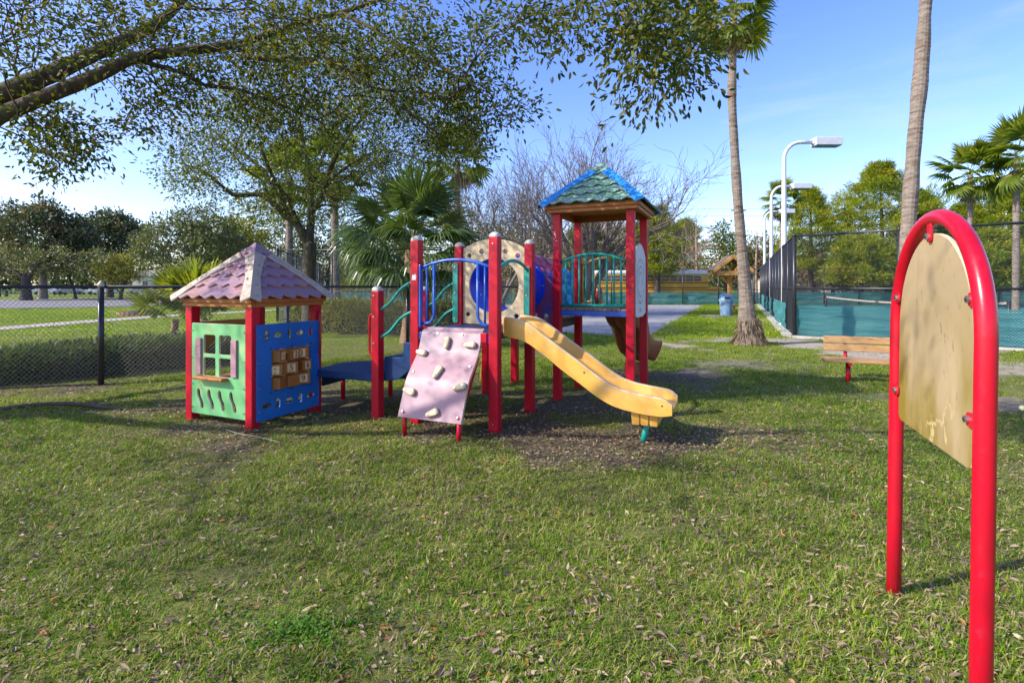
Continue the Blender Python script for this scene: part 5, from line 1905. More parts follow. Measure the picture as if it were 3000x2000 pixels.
def foliage(name, G_or_pts, per, spread, size, m, parent, rng, droop=0.2, tmean=0.4, tvar=0.2, lw=0.42, updark=0.0, twig=0.3, flat=0.6, lens=False):
    P, Dv = G_or_pts
    n = len(P)
    k = n * per
    C0 = np.repeat(P, per, 0)
    D0 = np.repeat(Dv, per, 0)
    off = rng.normal(0, 1, (k, 3))
    off = unit(off) * (rng.random((k, 1)) ** 0.6) * spread
    off[:, 2] *= 0.75
    C = C0 + off + D0 * (rng.random((k, 1)) - 0.3) * twig
    D = unit(D0 * 0.5 + unit(off) * 0.8 + rng.normal(0, 0.5, (k, 3)))
    ct = np.repeat(rng.normal(0, tvar, n), per)
    t = np.clip(tmean + ct + rng.normal(0, 0.16, k), 0, 1)
    L = size * (0.6 + 0.7 * rng.random(k))
    V, F, t = (lens_quads if lens else leaf_quads)(C, D, L, L * lw, rng, t, 1.0, droop, flat)
    return mesh_np(name, V, F, m, parent, t)

def lens_quads(C, D, L, W, rng, tint, roll=1.0, droop=0.0, flat=0.0, fold=0.14):
    """pointed oval leaf folded along its midrib: two quads"""
    n = len(C)
    D = unit(D + np.array([0, 0, -1.0]) * droop)
    side = unit(np.cross(D, rng.normal(0, 1, (n, 3)) * roll + np.array([0, 0, 1.0]) * flat))
    nor = np.cross(side, D)
    L = np.asarray(L).reshape(-1, 1)
    W = np.asarray(W).reshape(-1, 1)
    cur = nor * L * (rng.random((n, 1)) - 0.35) * 0.35
    up = nor * W * fold
    a, b = C + D * L * 0.28 + cur * 0.5, C + D * L * 0.64 + cur * 0.8
    V = np.stack([C, C + D * L, b + side * W * 0.46 + up, a + side * W * 0.46 + up, b - side * W * 0.46 + up, a - side * W * 0.46 + up], 1).reshape(-1, 3)
    o = np.arange(n)[:, None] * 6
    F = np.concatenate([o + np.array([[0, 1, 2, 3]]), o + np.array([[0, 5, 4, 1]])], 1).reshape(-1, 4)
    return V, F, np.repeat(tint, 2)

def tips_dir(G):
    P, par, r, kids, cnt, tips = G
    D = np.array([P[i] - P[par[i]] if par[i] >= 0 else (0, 0, 1.0) for i in tips])
    return P[tips], unit(D)

def ellipsoid(rng, n, c, rad, shell=0.35, zmin=-1.0):
    out = []
    while len(out) < n:
        q = rng.normal(0, 1, 3)
        q = q / np.linalg.norm(q) * (shell + (1 - shell) * rng.random() ** 0.5 if rng.random() < 0.75 else rng.random() ** 0.33)
        if q[2] < zmin:
            continue
        out.append(np.array(c) + q * np.array(rad))
    return np.array(out)

# ---- the big overhanging oak: trunk at the left outside the picture, two limbs reaching in
rng = np.random.default_rng(11)
oak = thing('oak_tree', (-9.2, 5.2, 0), 0, 'large overhanging oak whose two thick limbs reach in from the left', 'tree')
O3 = np.array([-9.2, 5.2, 0])
def limb(pts):
    return [(*(np.array(at(px, py, Y)) - O3), r) for px, py, Y, r in pts]
roots = [
    [(0, 0, -0.2, 0.42), (0.02, 0.02, 0.5, 0.32), (0.1, 0.05, 1.4, 0.27), (0.35, 0.1, 2.3, 0.25)],
    [(0.35, 0.1, 2.3, 0.17), (1.6, 0.12, 2.75, 0.12)] + limb([(-120, 380, 5.45, .098), (0, 338, 5.5, .088), (130, 285, 5.6, .078), (300, 215, 5.7, .068), (400, 168, 5.8, .060), (560, 148, 6.0, .056), (700, 128, 6.2, .048), (800, 96, 6.3, .042), (900, 62, 6.4, .036), (1050, 22, 6.5, .028), (1250, -50, 6.6, .018)]),
    [(0.35, 0.1, 2.3, 0.18), (1.5, 0.5, 3.1, 0.14)] + limb([(-120, 325, 5.85, .125), (0, 278, 5.9, .112), (120, 230, 6.0, .10), (250, 170, 6.2, .088), (380, 112, 6.4, .072), (480, 55, 6.6, .058), (560, -30, 6.8, .045), (700, -200, 7.0, .02)]),
    limb([(400, 172, 5.8, .034), (450, 190, 5.9, .03), (540, 216, 6.0, .027), (600, 250, 6.1, .024), (700, 262, 6.3, .02), (800, 300, 6.5, .016), (930, 350, 6.6, .01)]),
    limb([(1000, 40, 6.45, .03), (1090, 85, 6.3, .026), (1200, 150, 6.2, .022), (1300, 200, 6.1, .018), (1400, 260, 6.0, .012)]),
    [(0.35, 0.1, 2.3, 0.15), (0.6, -1.2, 3.6, 0.10), (2.2, -2.0, 4.7, 0.06), (5.5, -2.2, 5.2, 0.035), (8.8, -1.9, 5.0, 0.025), (10.2, -1.4, 4.6, .02)],
    [(0.35, 0.1, 2.3, 0.16), (-0.6, 0.9, 3.8, 0.09), (-1.4, 2.2, 5.4, 0.06), (-1.6, 3.4, 7.0, 0.05)],
    [(0.35, 0.1, 2.3, 0.16), (-1.2, -0.8, 3.6, 0.12), (-3.0, -1.2, 5.0, 0.08), (-4.6, -1.4, 5.8, 0.05)],
]
A = []
def blob(px, py, rx, ry, Y0, Y1, n):
    for _ in range(n):
        a, q = rng.random() * 6.283, rng.random() ** 0.5
        p = at(px + rx * q * math.cos(a), py + ry * q * math.sin(a), Y0 + (Y1 - Y0) * rng.random())
        A.append(np.array(p) - O3)
for b in ((180, 90, 300, 150, 4.6, 7.6, 190), (170, 390, 140, 75, 5.2, 6.8, 60), (110, 330, 90, 60, 5.2, 6.4, 25), (240, 440, 60, 40, 5.4, 6.4, 16), (135, 480, 60, 40, 5.5, 6.3, 14), (420, 350, 90, 70, 5.8, 7.2, 30), (480, 270, 110, 70, 5.6, 7.4, 46),
          (640, 90, 320, 120, 4.8, 8.0, 210), (720, 240, 230, 110, 5.6, 7.6, 130), (1050, 90, 300, 120, 4.8, 8.0, 210), (1180, 230, 220, 110, 5.4, 7.2, 150), (900, 330, 190, 100, 5.8, 7.4, 80),
          (1400, 290, 110, 70, 5.6, 6.6, 62), (1500, 320, 60, 30, 5.6, 6.2, 14), (1330, 390, 120, 45, 5.6, 6.8, 40), (1400, 430, 30, 25, 5.8, 6.2, 7), (1290, 420, 40, 30, 5.8, 6.4, 10), (1420, 130, 70, 90, 5.2, 6.4, 36),
          (1570, 50, 110, 55, 4.2, 5.4, 36), (1575, 125, 45, 40, 4.4, 5.0, 9), (1690, 90, 36, 60, 4.2, 4.8, 12), (1720, 20, 60, 30, 4.2, 5, 10),
          (1960, 80, 150, 100, 3.6, 5.0, 110), (1860, 150, 60, 90, 3.7, 4.6, 28), (1900, 240, 55, 50, 3.8, 4.5, 14), (1990, 200, 60, 40, 3.8, 4.5, 16), (1880, -20, 170, 40, 3.6, 5, 40), (1830, 300, 22, 24, 4.0, 4.2, 3)):
    blob(*b)
for _ in range(300):                     # more crown above and left of the picture, added to cast shade
    p = np.array([rng.uniform(-4.8, 7.0), rng.uniform(-4.5, 4.5), rng.uniform(4.2, 8.0)])
    A.append(p)
for _ in range(450):                     # unseen foliage over the camera's head, added to shade the foreground
    A.append(np.array([rng.uniform(-10.5, 3.0), rng.uniform(-4.0, 4.2), rng.uniform(4.1, 6.6)]) - O3)
for _ in range(450):                     # mostly unseen foliage towards the sun, added to shade the play structure
    A.append(np.array([rng.uniform(-11.5, -4.6), rng.uniform(0.5, 6.6), rng.uniform(4.4, 6.9)]) - O3)
A = np.array(A)
G = grow(roots, A, rng, 0.28, 0.32, 0.10, 0.0044, 2.5)
branch_mesh('trunk', G, MT['oak_bark'], oak, 0, 0.14, rng)
PT, DT = tips_dir(G)
foliage('crown', (PT, DT), 17, 0.26, 0.066, MT['oak_leaf'], oak, rng, 0.25, 0.50, 0.20, 0.38, twig=0.3, lens=True)

# ---- the oak behind the play house
rng = np.random.default_rng(5)
ok2 = thing('oak_tree', (-5.97, 15.0, 0), 0, 'spreading lichen barked oak standing behind the play house', 'tree')
O3 = np.array([-5.97, 15.0, 0])
Y = 15.0
roots = [
    [(0, 0, -0.2, 0.26), (0.0, 0, 0.4, 0.205), (0.03, 0, 1.5, 0.18), (0.05, 0, 2.7, 0.18)],
    limb([(900, 712, 15.0, .13), (872, 660, 14.9, .12), (835, 630, 14.8, .10), (805, 600, 14.7, .085), (760, 570, 14.6, .07), (690, 572, 14.5, .058), (650, 545, 14.4, .05), (600, 505, 14.3, .04), (540, 480, 14.2, .025)]),
    limb([(845, 634, 14.8, .09), (815, 570, 15.0, .075), (770, 500, 15.2, .06), (700, 440, 15.4, .045), (620, 380, 15.6, .025)]),
    limb([(872, 660, 14.9, .08), (845, 590, 14.4, .07), (800, 520, 13.8, .05), (760, 420, 13.2, .03)]),
    limb([(905, 700, 15.0, .13), (912, 640, 15.1, .115), (908, 560, 15.3, .10), (900, 480, 15.6, .08), (880, 380, 16, .055), (850, 250, 16.4, .03)]),
    limb([(915, 620, 15.1, .085), (945, 570, 14.8, .08), (965, 500, 14.5, .07), (1000, 430, 14.2, .055), (1060, 350, 13.9, .04), (1150, 290, 13.6, .025)]),
    limb([(925, 600, 15.0, .06), (960, 540, 15.5, .055), (1030, 480, 16.0, .045), (1130, 440, 16.4, .035), (1260, 480, 16.6, .02)]),
    limb([(908, 560, 15.3, .06), (950, 450, 16.3, .05), (1010, 330, 17, .035), (1080, 220, 17.4, .02)]),
]
A = []
for b in ((950, 330, 330, 190, 13.0, 18.0, 300), (700, 420, 190, 160, 12.5, 17.0, 170), (590, 470, 110, 90, 13.2, 15.5, 52), (1160, 360, 250, 150, 13.0, 17.5, 190), (1330, 440, 110, 60, 14, 16.5, 44), (1000, 560, 110, 60, 14, 16.5, 45), (860, 560, 120, 80, 13.6, 16, 46),
          (1150, 500, 150, 50, 14.2, 16.8, 55), (560, 560, 60, 40, 14, 15, 10), (700, 620, 60, 40, 14, 15, 8), (930, 150, 260, 70, 14, 17.5, 90)):
    blob(*b)
G = grow(roots, np.array(A), rng, 0.28, 0.55, 0.12, 0.0065, 2.15)
branch_mesh('trunk', G, MT['oak2_bark'], ok2, 0, 0.1, rng)
PT, DT = tips_dir(G)
foliage('crown', (PT, DT), 42, 0.46, 0.098, MT['oak2_leaf'], ok2, rng, 0.15, 0.44, 0.22, 0.42, twig=0.5)

# ---- generic background trees
def crown_tree(name, label, cat, x, y, trunk_h, tr, blobs, n, per, spread, size, leafm, barkm, seed, droop=0.1, tmean=0.45, tvar=0.2, lw=0.5, lean=0.0, group=None, rtip=0.012, seg=0.9, flat=0.6, limbs=()):
    rng = np.random.default_rng(seed)
    t = thing(name, (x, y, 0), 0, label, cat, group)
    roots = [[(0, 0, -0.2, tr * 1.35), (lean * 0.15, 0, trunk_h * 0.3, tr), (lean * 0.6, 0, trunk_h * 0.7, tr * 0.85), (lean, 0, trunk_h, tr * 0.75)]]
    roots += list(limbs)
    W = np.array([b[1][0] * b[1][1] * b[1][2] for b in blobs])
    A = np.concatenate([ellipsoid(rng, max(4, int(n * w / W.sum())), b[0], b[1], 0.45) for b, w in zip(blobs, W)])
    G = grow(roots, A, rng, 0.3, seg, 0.12, rtip, 2.2)
    branch_mesh('trunk', G, MT[barkm], t)
    if per:
        PT, DT = tips_dir(G)
        foliage('crown', (PT, DT), per, spread, size, MT[leafm], t, rng, droop, tmean, tvar, lw, twig=spread, flat=flat)
    return t

def X(px, Y):
    return (px - 1500) / 1500 * Y
def Zp(py, Y):
    return 1.5 - (py - 840) / 1500 * Y

# left: magnolias, live oak, grey oak, juniper
crown_tree('magnolia_tree', 'big dark magnolia with a grey trunk at the left, beyond the road', 'tree', X(126, 62), 62, 4.5, 0.42,
           [((0, 0, 7.3), (5.6, 4.5, 3.9)), ((-0.5, 0, 10.3), (2.6, 2.4, 2.0)), ((2.6, 0, 6.5), (3.4, 3, 2.8))], 420, 34, 0.75, 0.42, 'magnolia_leaf', 'grey_bark', 21, 0.1, 0.5, 0.22, 0.5)
crown_tree('magnolia_tree', 'dark round magnolia right of the street lamp, beyond the road', 'tree', X(322, 72), 72, 4.5, 0.4,
           [((0, 0, 8.0), (5.2, 4.5, 3.6)), ((0.4, 0, 10.6), (2.6, 2.4, 1.6))], 340, 34, 0.8, 0.45, 'magnolia_leaf', 'dark_bark', 22, 0.1, 0.42, 0.2, 0.5)
crown_tree('magnolia_tree', 'dark treetop cut off by the left edge of the picture', 'tree', X(-10, 78), 78, 6, 0.4,
           [((0, 0, 9.5), (3.8, 4, 5.2))], 220, 34, 0.8, 0.45, 'magnolia_leaf', 'dark_bark', 23, 0.1, 0.42, 0.2, 0.5)
crown_tree('live_oak', 'pale leaved live oak with a forked dark trunk at the left edge', 'tree', X(76, 56), 56, 2.6, 0.5,
           [((-2.4, 0, 4.2), (3.4, 3, 1.9)), ((1.6, 1, 4.4), (2.6, 2.6, 1.8)), ((6.5, 2, 4.0), (3.0, 2.4, 1.7))], 240, 24, 0.6, 0.30, 'grey_leaf', 'dark_bark', 24, 0.1, 0.6, 0.2, 0.5,
           limbs=([(0, 0, 2.2, .28), (-1.0, 0, 3.0, .22), (-2.6, 0, 3.5, .12)], [(0, 0, 2.0, .26), (0.7, 0, 3.2, .2), (1.6, 0, 4.2, .1)]))
crown_tree('oak_tree', 'grey green oak rising behind the play house roof', 'tree', X(560, 46), 46, 3.2, 0.36,
           [((0, 0, 5.3), (4.6, 4.0, 2.9)), ((1.2, 0, 7.0), (2.8, 2.5, 1.9)), ((-2.4, 0, 5.0), (2.6, 2.6, 2.4))], 440, 30, 0.55, 0.27, 'grey_leaf', 'dark_bark', 25, 0.1, 0.42, 0.22, 0.45)
crown_tree('juniper_tree', 'small yellow green juniper with a leaning trunk before the parked cars', 'tree', X(352, 58), 58, 2.2, 0.2,
           [((0.2, 0, 3.3), (2.6, 2, 0.9)), ((-0.6, 0, 4.2), (1.8, 1.6, 0.8)), ((1.4, 0, 4.7), (1.4, 1.3, 0.8)), ((0, 0, 2.6), (2.9, 2, 0.6))], 200, 30, 0.45, 0.26, 'lime_leaf', 'dark_bark', 26, 0.0, 0.62, 0.18, 0.3, 0.6)
crown_tree('small_tree', 'low green tree with a leaning trunk between the two magnolias', 'tree', X(222, 64), 64, 2.6, 0.16,
           [((0.3, 0, 4.2), (3.2, 2.4, 1.3)), ((-1.4, 0, 4.6), (2.0, 2, 1.0))], 170, 26, 0.5, 0.28, 'juniper_leaf', 'dark_bark', 27, 0.0, 0.6, 0.2, 0.4, -0.8)
# behind the second oak: lit yellow green trees
k = 0
for px, Y, zc, rx, rz, lm, tm, lab in ((660, 52, 5.0, 3.6, 3.4, 'lime_leaf', .45, 'yellow green tree showing under the left limb of the oak'), (790, 58, 7.5, 4.6, 5.2, 'lime_leaf', .5, 'tall yellow green tree behind the oak trunk'), (960, 62, 6.0, 4.6, 4.6, 'grey_leaf', .55, 'pale olive tree between the palm trunks behind the oak'),
                                     (1120, 52, 4.6, 3.6, 3.8, 'oak2_leaf', .42, 'dense green tree behind the left court fence'), (1040, 70, 4.4, 3.4, 3.8, 'lime_leaf', .62, 'bright yellow tree beyond the chevron road sign'), (1290, 60, 7.0, 5, 5.6, 'lime_leaf', .42, 'tall light green tree behind the cabbage palm'),
                                     (1480, 58, 4.6, 5.4, 4.0, 'lime_leaf', .42, 'light green tree low behind the bare crape myrtles'), (860, 84, 5.0, 9, 4.6, 'grey_leaf', .45, 'wide grey green tree line tree left of the palms')):
    crown_tree('leafy_tree', lab, 'tree', X(px, Y), Y, max(1.5, zc - rz * 0.6), 0.24, [((0, 0, zc), (rx, rx * 0.8, rz)), ((rx * 0.35, 0, zc + rz * 0.35), (rx * 0.6, rx * 0.6, rz * 0.6)), ((-rx * 0.5, 0, zc - rz * 0.3), (rx * 0.6, rx * 0.6, rz * 0.6))], 300, 24, 0.7, 0.36, lm, 'dark_bark', 30 + k, 0.1, tm, 0.2, 0.45)
    k += 1
# dry brush behind the bare trees
for px, Y, zc, rx, rz, lab in ((1390, 34, 2.6, 2.8, 2.6, 'tan dry thicket behind the cabbage palm'), (1560, 36, 2.8, 3.2, 2.6, 'tan dry thicket seen between the tower posts'), (1785, 50, 4.0, 2.6, 3.2, 'reddish bare bush behind the teal guard rail')):
    crown_tree('dry_thicket', lab, 'bush', X(px, Y), Y, 1.0, 0.12, [((0, 0, zc), (rx, rx * .7, rz))], 420, 8 if px < 1700 else 3, 0.45, 0.22, 'brush_leaf', 'bare_bark' if px < 1700 else 'twig_pink', 50 + int(px), 0.1, 0.5, 0.25, 0.35, rtip=0.008)

# ---- bare trees (crape myrtles)
def bare_tree(label, px, Y, forks, blobs, n, seed, rtip=0.0075, barkm='bare_bark', name='bare_tree'):
    rng = np.random.default_rng(seed)
    x = X(px, Y)
    t = thing(name, (x, Y, 0), 0, label, 'tree')
    roots = []
    for f in forks:
        roots.append([(X(q[0], Y) - x, q[2], Zp(q[1], Y), q[3]) for q in f])
    W = np.array([b[2] * b[3] for b in blobs])
    A = []
    for b, w in zip(blobs, W):
        px_, py_, rx, ry = b
        s = Y / 1500
        A.append(ellipsoid(rng, int(n * w / W.sum()), ((px_ * 1.0 - 1500) * s - x, 0, Zp(py_, Y)), (rx * s, rx * s * 0.9, ry * s), 0.5))
    G = grow(roots, np.concatenate(A), rng, 0.22, 0.45, 0.05, rtip, 2.35)
    branch_mesh('branches', G, MT[barkm], t)
    return t

def vase_tree(label, px, Y, r0, stems, lens_, kids_, seed, up=0.10, rmin=0.007, spread=(22, 46), barkm='bare_bark', h0=0.9):
    """leafless tree: stems rise from a short trunk and fork into ever finer twigs that turn upwards"""
    rng = np.random.default_rng(seed)
    t = thing('bare_tree', (X(px, Y), Y, 0), 0, label, 'tree')
    mb = MB()
    def br(p, d, L, r, lev):
        k = 5 if lev < 3 else 3
        pts, rs = [p], [r]
        step = L / k
        q = Vector(p)
        dd = Vector(d)
        for i in range(k):
            dd = (dd + Vector(rng.normal(0, 0.10 + 0.03 * lev, 3)) + Vector((0, 0, up))).normalized()
            q = q + dd * step
            pts.append(q.copy())
            rs.append(max(rmin * 0.7, r * (1 - 0.45 * (i + 1) / k)))
        mb.tube(pts, rs, 8 if r > 0.06 else (5 if r > 0.02 else 3), 0, False, True)
        if lev + 1 >= len(lens_):
            return
        n = kids_[lev]
        for i in range(n):
            f = 0.35 + 0.65 * (i + rng.random() * 0.7) / n
            f = min(f, 1.0)
            j = min(k, max(1, int(round(f * k))))
            tang = (pts[j] - pts[j - 1]).normalized()
            ax = tang.orthogonal().normalized()
            ax.rotate(Quaternion(tang, rng.random() * 6.283))
            nd = tang.copy()
            nd.rotate(Quaternion(ax, RAD(rng.uniform(*spread))))
            br(pts[j], nd, lens_[lev + 1] * rng.uniform(0.7, 1.25), max(rmin, rs[j] * 0.62), lev + 1)
    mb.tube([Vector((0, 0, -0.2)), Vector((0, 0, 0.15)), Vector((0.02, 0, h0))], [r0 * 1.3, r0 * 1.05, r0], 10, 0, False, True)
    for (az, lean) in stems:
        d = Vector((math.sin(RAD(lean)) * math.cos(RAD(az)), math.sin(RAD(lean)) * math.sin(RAD(az)), math.cos(RAD(lean))))
        br(Vector((0.02, 0, h0 - 0.05)), d, lens_[0] * rng.uniform(0.85, 1.1), r0 * 0.62, 0)
    mb.build('branches', MT[barkm], t)
    return t
vase_tree('bare winter tree with fine twigs left of the tower roof', 1470, 24, 0.15, ((10, 14), (130, 18), (185, 26), (260, 12), (330, 30)), (2.9, 2.2, 1.6, 1.1, 0.7), (4, 4, 4, 4), 61, 0.09, 0.0085)
vase_tree('large bare spreading tree rising behind the tower roof', 1715, 27, 0.24, ((0, 40), (15, 20), (80, 12), (170, 16), (200, 32), (290, 16), (345, 28), (180, 46)), (4.2, 3.0, 2.1, 1.4, 0.9), (4, 4, 4, 4), 62, 0.09, 0.0095)
vase_tree('slender bare tree between the purple panel and the first bare tree', 1570, 31, 0.14, ((20, 16), (150, 18), (250, 12), (300, 24)), (3.9, 2.6, 1.8, 1.2, 0.8), (4, 4, 4, 3), 67, 0.09, 0.0095)
bare_tree('conical bare cypress with pinkish twigs left of the timber kiosk', 2045, 52, [[(2045, 890, 0, .22), (2042, 800, 0, .15), (2040, 700, 0, .08), (2040, 640, 0, .03)]], [(2042, 760, 80, 75), (2042, 700, 55, 60)], 900, 63, 0.014, 'twig_pink', 'bare_cypress')
bare_tree('bare pinkish tree half hidden behind the lamp posts', 2215, 56, [[(2215, 880, 0, .2), (2215, 790, 0, .14), (2218, 680, 0, .05)]], [(2215, 745, 55, 80)], 500, 64, 0.013, 'twig_pink', 'bare_cypress')

# ---- pines
def pine(label, px, Y, top, base_crown, rx, seed, n=200, tm=0.5, lean=0.0):
    rng = np.random.default_rng(seed)
    x = X(px, Y)
    t = thing('pine_tree', (x, Y, 0), 0, label, 'tree')
    zt, zb = Zp(top, Y), Zp(base_crown, Y)
    r = rx / 1500 * Y
    roots = [[(0, 0, -0.2, 0.30), (lean * .3, 0, zt * 0.35, 0.22), (lean * .7, 0, zt * 0.7, 0.13), (lean, 0, zt * 0.97, 0.03)]]
    A = []
    levels = max(6, int((zt - zb) / 0.75))
    for i in range(levels):
        z = zb + (zt - zb) * (i + rng.random() * 0.5) / levels
        f = (z - zb) / (zt - zb)
        rr = r * (1 - f ** 1.7) * (0.75 + 0.5 * rng.random()) * (0.72 + 0.55 * min(1, f * 3)) + 0.3
        m = max(4, int(1.7 * n / levels))
        for j in range(m):
            a = rng.random() * 6.283
            q = (0.25 + 0.75 * rng.random() ** 0.6) * rr
            A.append((lean * z / zt + q * math.cos(a), q * math.sin(a), z + 0.22 * q + rng.normal(0, 0.15)))
    G = grow(roots, np.array(A), rng, 0.25, 0.7, 0.08, 0.012, 2.3)
    branch_mesh('trunk', G, MT['dark_bark'], t)
    PT, DT = tips_dir(G)
    foliage('crown', (PT, DT), 60, 0.42, 0.36, MT['pine_leaf'], t, rng, -0.25, tm, 0.22, 0.16, twig=0.25, flat=0.0)
    return t
pine('bright green pine right behind the tower, above the bus', 1925, 46, 610, 800, 62, 71, 190, 0.58)
pine('low green pine seen through the tower guard rail', 1720, 50, 650, 830, 70, 72, 190, 0.5)
pine('green pine left of the timber kiosk, beyond the cypress', 2005, 66, 640, 790, 50, 73, 140, 0.4)
pine('slim pine standing behind the white lamp posts', 2375, 52, 556, 800, 75, 74, 240, 0.62)
pine('tallest broad pine behind the tennis fence, left of the thick palm trunk', 2590, 50, 484, 780, 130, 75, 420, 0.62, -0.4)
pine('low bushy pine inside the tennis fence corner view', 2520, 44, 690, 840, 85, 76, 200, 0.62)
pine('pine between the thick palm trunk and the arched board', 2700, 54, 560, 800, 70, 77, 220, 0.5)
pine('bright pine above the arched board at the right', 2830, 48, 600, 820, 90, 78, 260, 0.6)
pine('pine behind the rightmost palm', 2960, 46, 530, 800, 85, 79, 260, 0.58)
pine('low pine near the far right fence', 2900, 38, 690, 835, 90, 80, 200, 0.6)
for px, Y, zc, rx, rz, lab, lm, tm in ((2125, 58, 5.2, 2.6, 3.6, 'dark green oak behind the timber kiosk', 'oak2_leaf', .45), (2240, 62, 5.0, 2.6, 3.0, 'dark green tree behind the utility pole', 'oak2_leaf', .4), (1850, 60, 5.4, 3.4, 3.6, 'dull green tree behind the tower posts', 'oak2_leaf', .45), (2440, 58, 3.6, 3.6, 2.4, 'tan twiggy thicket behind the tennis net', 'brush_leaf', .55), (2650, 60, 3.0, 4, 2.4, 'brown thicket behind the thick palm trunk', 'brush_leaf', .5), (2930, 56, 4.2, 5, 3.6, 'grey green thicket at the far right', 'grey_leaf', .4), (2330, 66, 4.0, 3, 3.4, 'olive tree behind the corner of the tennis fence', 'oak2_leaf', .6), (2800, 62, 4.2, 5, 3.8, 'dull olive tree behind the arched board', 'oak2_leaf', .45), (1650, 70, 4.6, 6, 4.0, 'dull green tree far behind the purple tunnel panel', 'oak2_leaf', .5)):
    crown_tree('leafy_tree', lab, 'tree', X(px, Y), Y, max(1.2, zc - rz * 0.6), 0.22, [((0, 0, zc), (rx, rx * 0.8, rz)), ((rx * .4, 0, zc - rz * .2), (rx * .7, rx * .6, rz * .7)), ((-rx * .4, 0, zc - rz * .3), (rx * .7, rx * .6, rz * .6))], 260, 22, 0.6, 0.34, lm, 'dark_bark', 90 + px, 0.1, tm, 0.22, 0.42)
FAR = []
rng = np.random.default_rng(99)
for i in range(60):
    a = RAD(-62 + 124 * (i + rng.random() * 0.6) / 60)
    d = 150 + 30 * rng.random()
    FAR.append((d * math.sin(a), d * math.cos(a), 4.2 + 2.6 * rng.random()))
pts = np.concatenate([ellipsoid(rng, 60, (x, y, h * 0.62), (7, 4, h * 0.75), 0.4) for x, y, h in FAR])
pts = pts[pts[:, 2] > 0.2]
o = foliage('distant_woods', (pts, unit(rng.normal(0, 1, pts.shape))), 14, 1.6, 1.1, MT['grey_leaf'], None, rng, 0, 0.4, 0.22, 0.5, twig=0.8)
tag(o, 'grey green line of distant woods along the horizon', 'woods', None, 'stuff')

# ------------------------------------------------------------------ palms
def frond_mesh(name, seed, droop, L, petiole, nseg=34, spread=118, wid=0.052, tshift=0.0):
    """fan leaf: arching stalk along +X, then blades fanned in the XY plane, tips bending down -Z"""
    rng = np.random.default_rng(seed)
    V, F, T = [], [], []
    pp = [(petiole * t, 0, 0.10 * petiole * math.sin(t * math.pi * 0.5) - droop * 0.18 * petiole * t * t) for t in np.linspace(0, 1, 6)]
    for i, p in enumerate(pp):
        w = 0.026 * (1 - 0.5 * i / 5) * L / 0.9
        V += [(p[0], -w / 2, p[2]), (p[0], w / 2, p[2]), (p[0], 0, p[2] - w * 0.7)]
    for i in range(5):
        for j in range(3):
            F.append((i * 3 + j, i * 3 + (j + 1) % 3, (i + 1) * 3 + (j + 1) % 3, (i + 1) * 3 + j))
            T.append(0.72)
    hub = np.array(pp[-1])
    for s in range(nseg):
        a = RAD(-spread + 2 * spread * (s + rng.normal(0, 0.15)) / (nseg - 1))
        ln = L * (0.72 + 0.28 * math.cos(a * 0.75)) * (0.92 + 0.16 * rng.random())
        d = np.array([math.cos(a), math.sin(a), 0])
        sd = np.array([-math.sin(a), math.cos(a), 0])
        dr = droop * (0.7 + 0.6 * rng.random())
        lift = 0.10 * math.cos(a) * L
        tt = [0.03, 0.30, 0.55, 0.78, 1.0]
        ww = [0.012, 1.0, 1.05, 0.6, 0.05]
        o = len(V)
        fold = 0.35 if s % 2 else -0.35
        for t, w in zip(tt, ww):
            q = hub + d * ln * t * (1 - 0.18 * dr * t * t) + np.array([0, 0, lift * t * (1 - t) - dr * 0.55 * ln * max(0, t - 0.35) ** 1.7])
            w_ = wid * L * w / 2
            V += [tuple(q - sd * w_ + np.array([0, 0, w_ * fold])), tuple(q + sd * w_ - np.array([0, 0, w_ * fold]))]
        c = 0.40 + tshift + rng.normal(0, 0.10)
        for i in range(4):
            F.append((o + 2 * i, o + 2 * i + 1, o + 2 * i + 3, o + 2 * i + 2))
            T.append(min(1, max(0, c + (0.10 if i == 3 else 0))))
    me = bpy.data.meshes.new(name)
    me.from_pydata([tuple(v) for v in V], [], F)
    at_ = me.attributes.new('tint', 'FLOAT', 'FACE')
    at_.data.foreach_set('value', np.array(T, np.float32))
    me.update()
    return me

FM = {}
for key, L, pet, wid, n in (('cabbage', 1.05, 1.05, 0.036, 46), ('fan', 0.80, 0.75, 0.075, 32), ('palmetto', 0.75, 0.7, 0.07, 26)):
    FM[key] = [frond_mesh('frond', 200 + i, d, L, pet, n, sp, wid, ts) for i, (d, sp, ts) in enumerate(((0.25, 105, 0.10), (0.6, 120, 0.02), (1.0, 125, -0.05), (1.35, 118, 0.05), (0.45, 112, 0.22)) if key != 'cabbage' else ((0.6, 105, 0.12), (1.1, 118, 0.04), (1.5, 122, -0.02), (1.9, 118, 0.08), (0.9, 112, 0.26)))]
    mname = {'cabbage': 'palm_leaf', 'fan': 'sunlit_tint_palm_leaf', 'palmetto': 'sunlit_tint_palm_leaf'}[key]
    for me in FM[key]:
        me.materials.append(MT[mname])
DEAD = frond_mesh('dead_frond', 300, 1.6, 0.75, 0.5, 24, 70, 0.06, 0.1)
DEAD.materials.append(MT['dead_palm_leaf'])

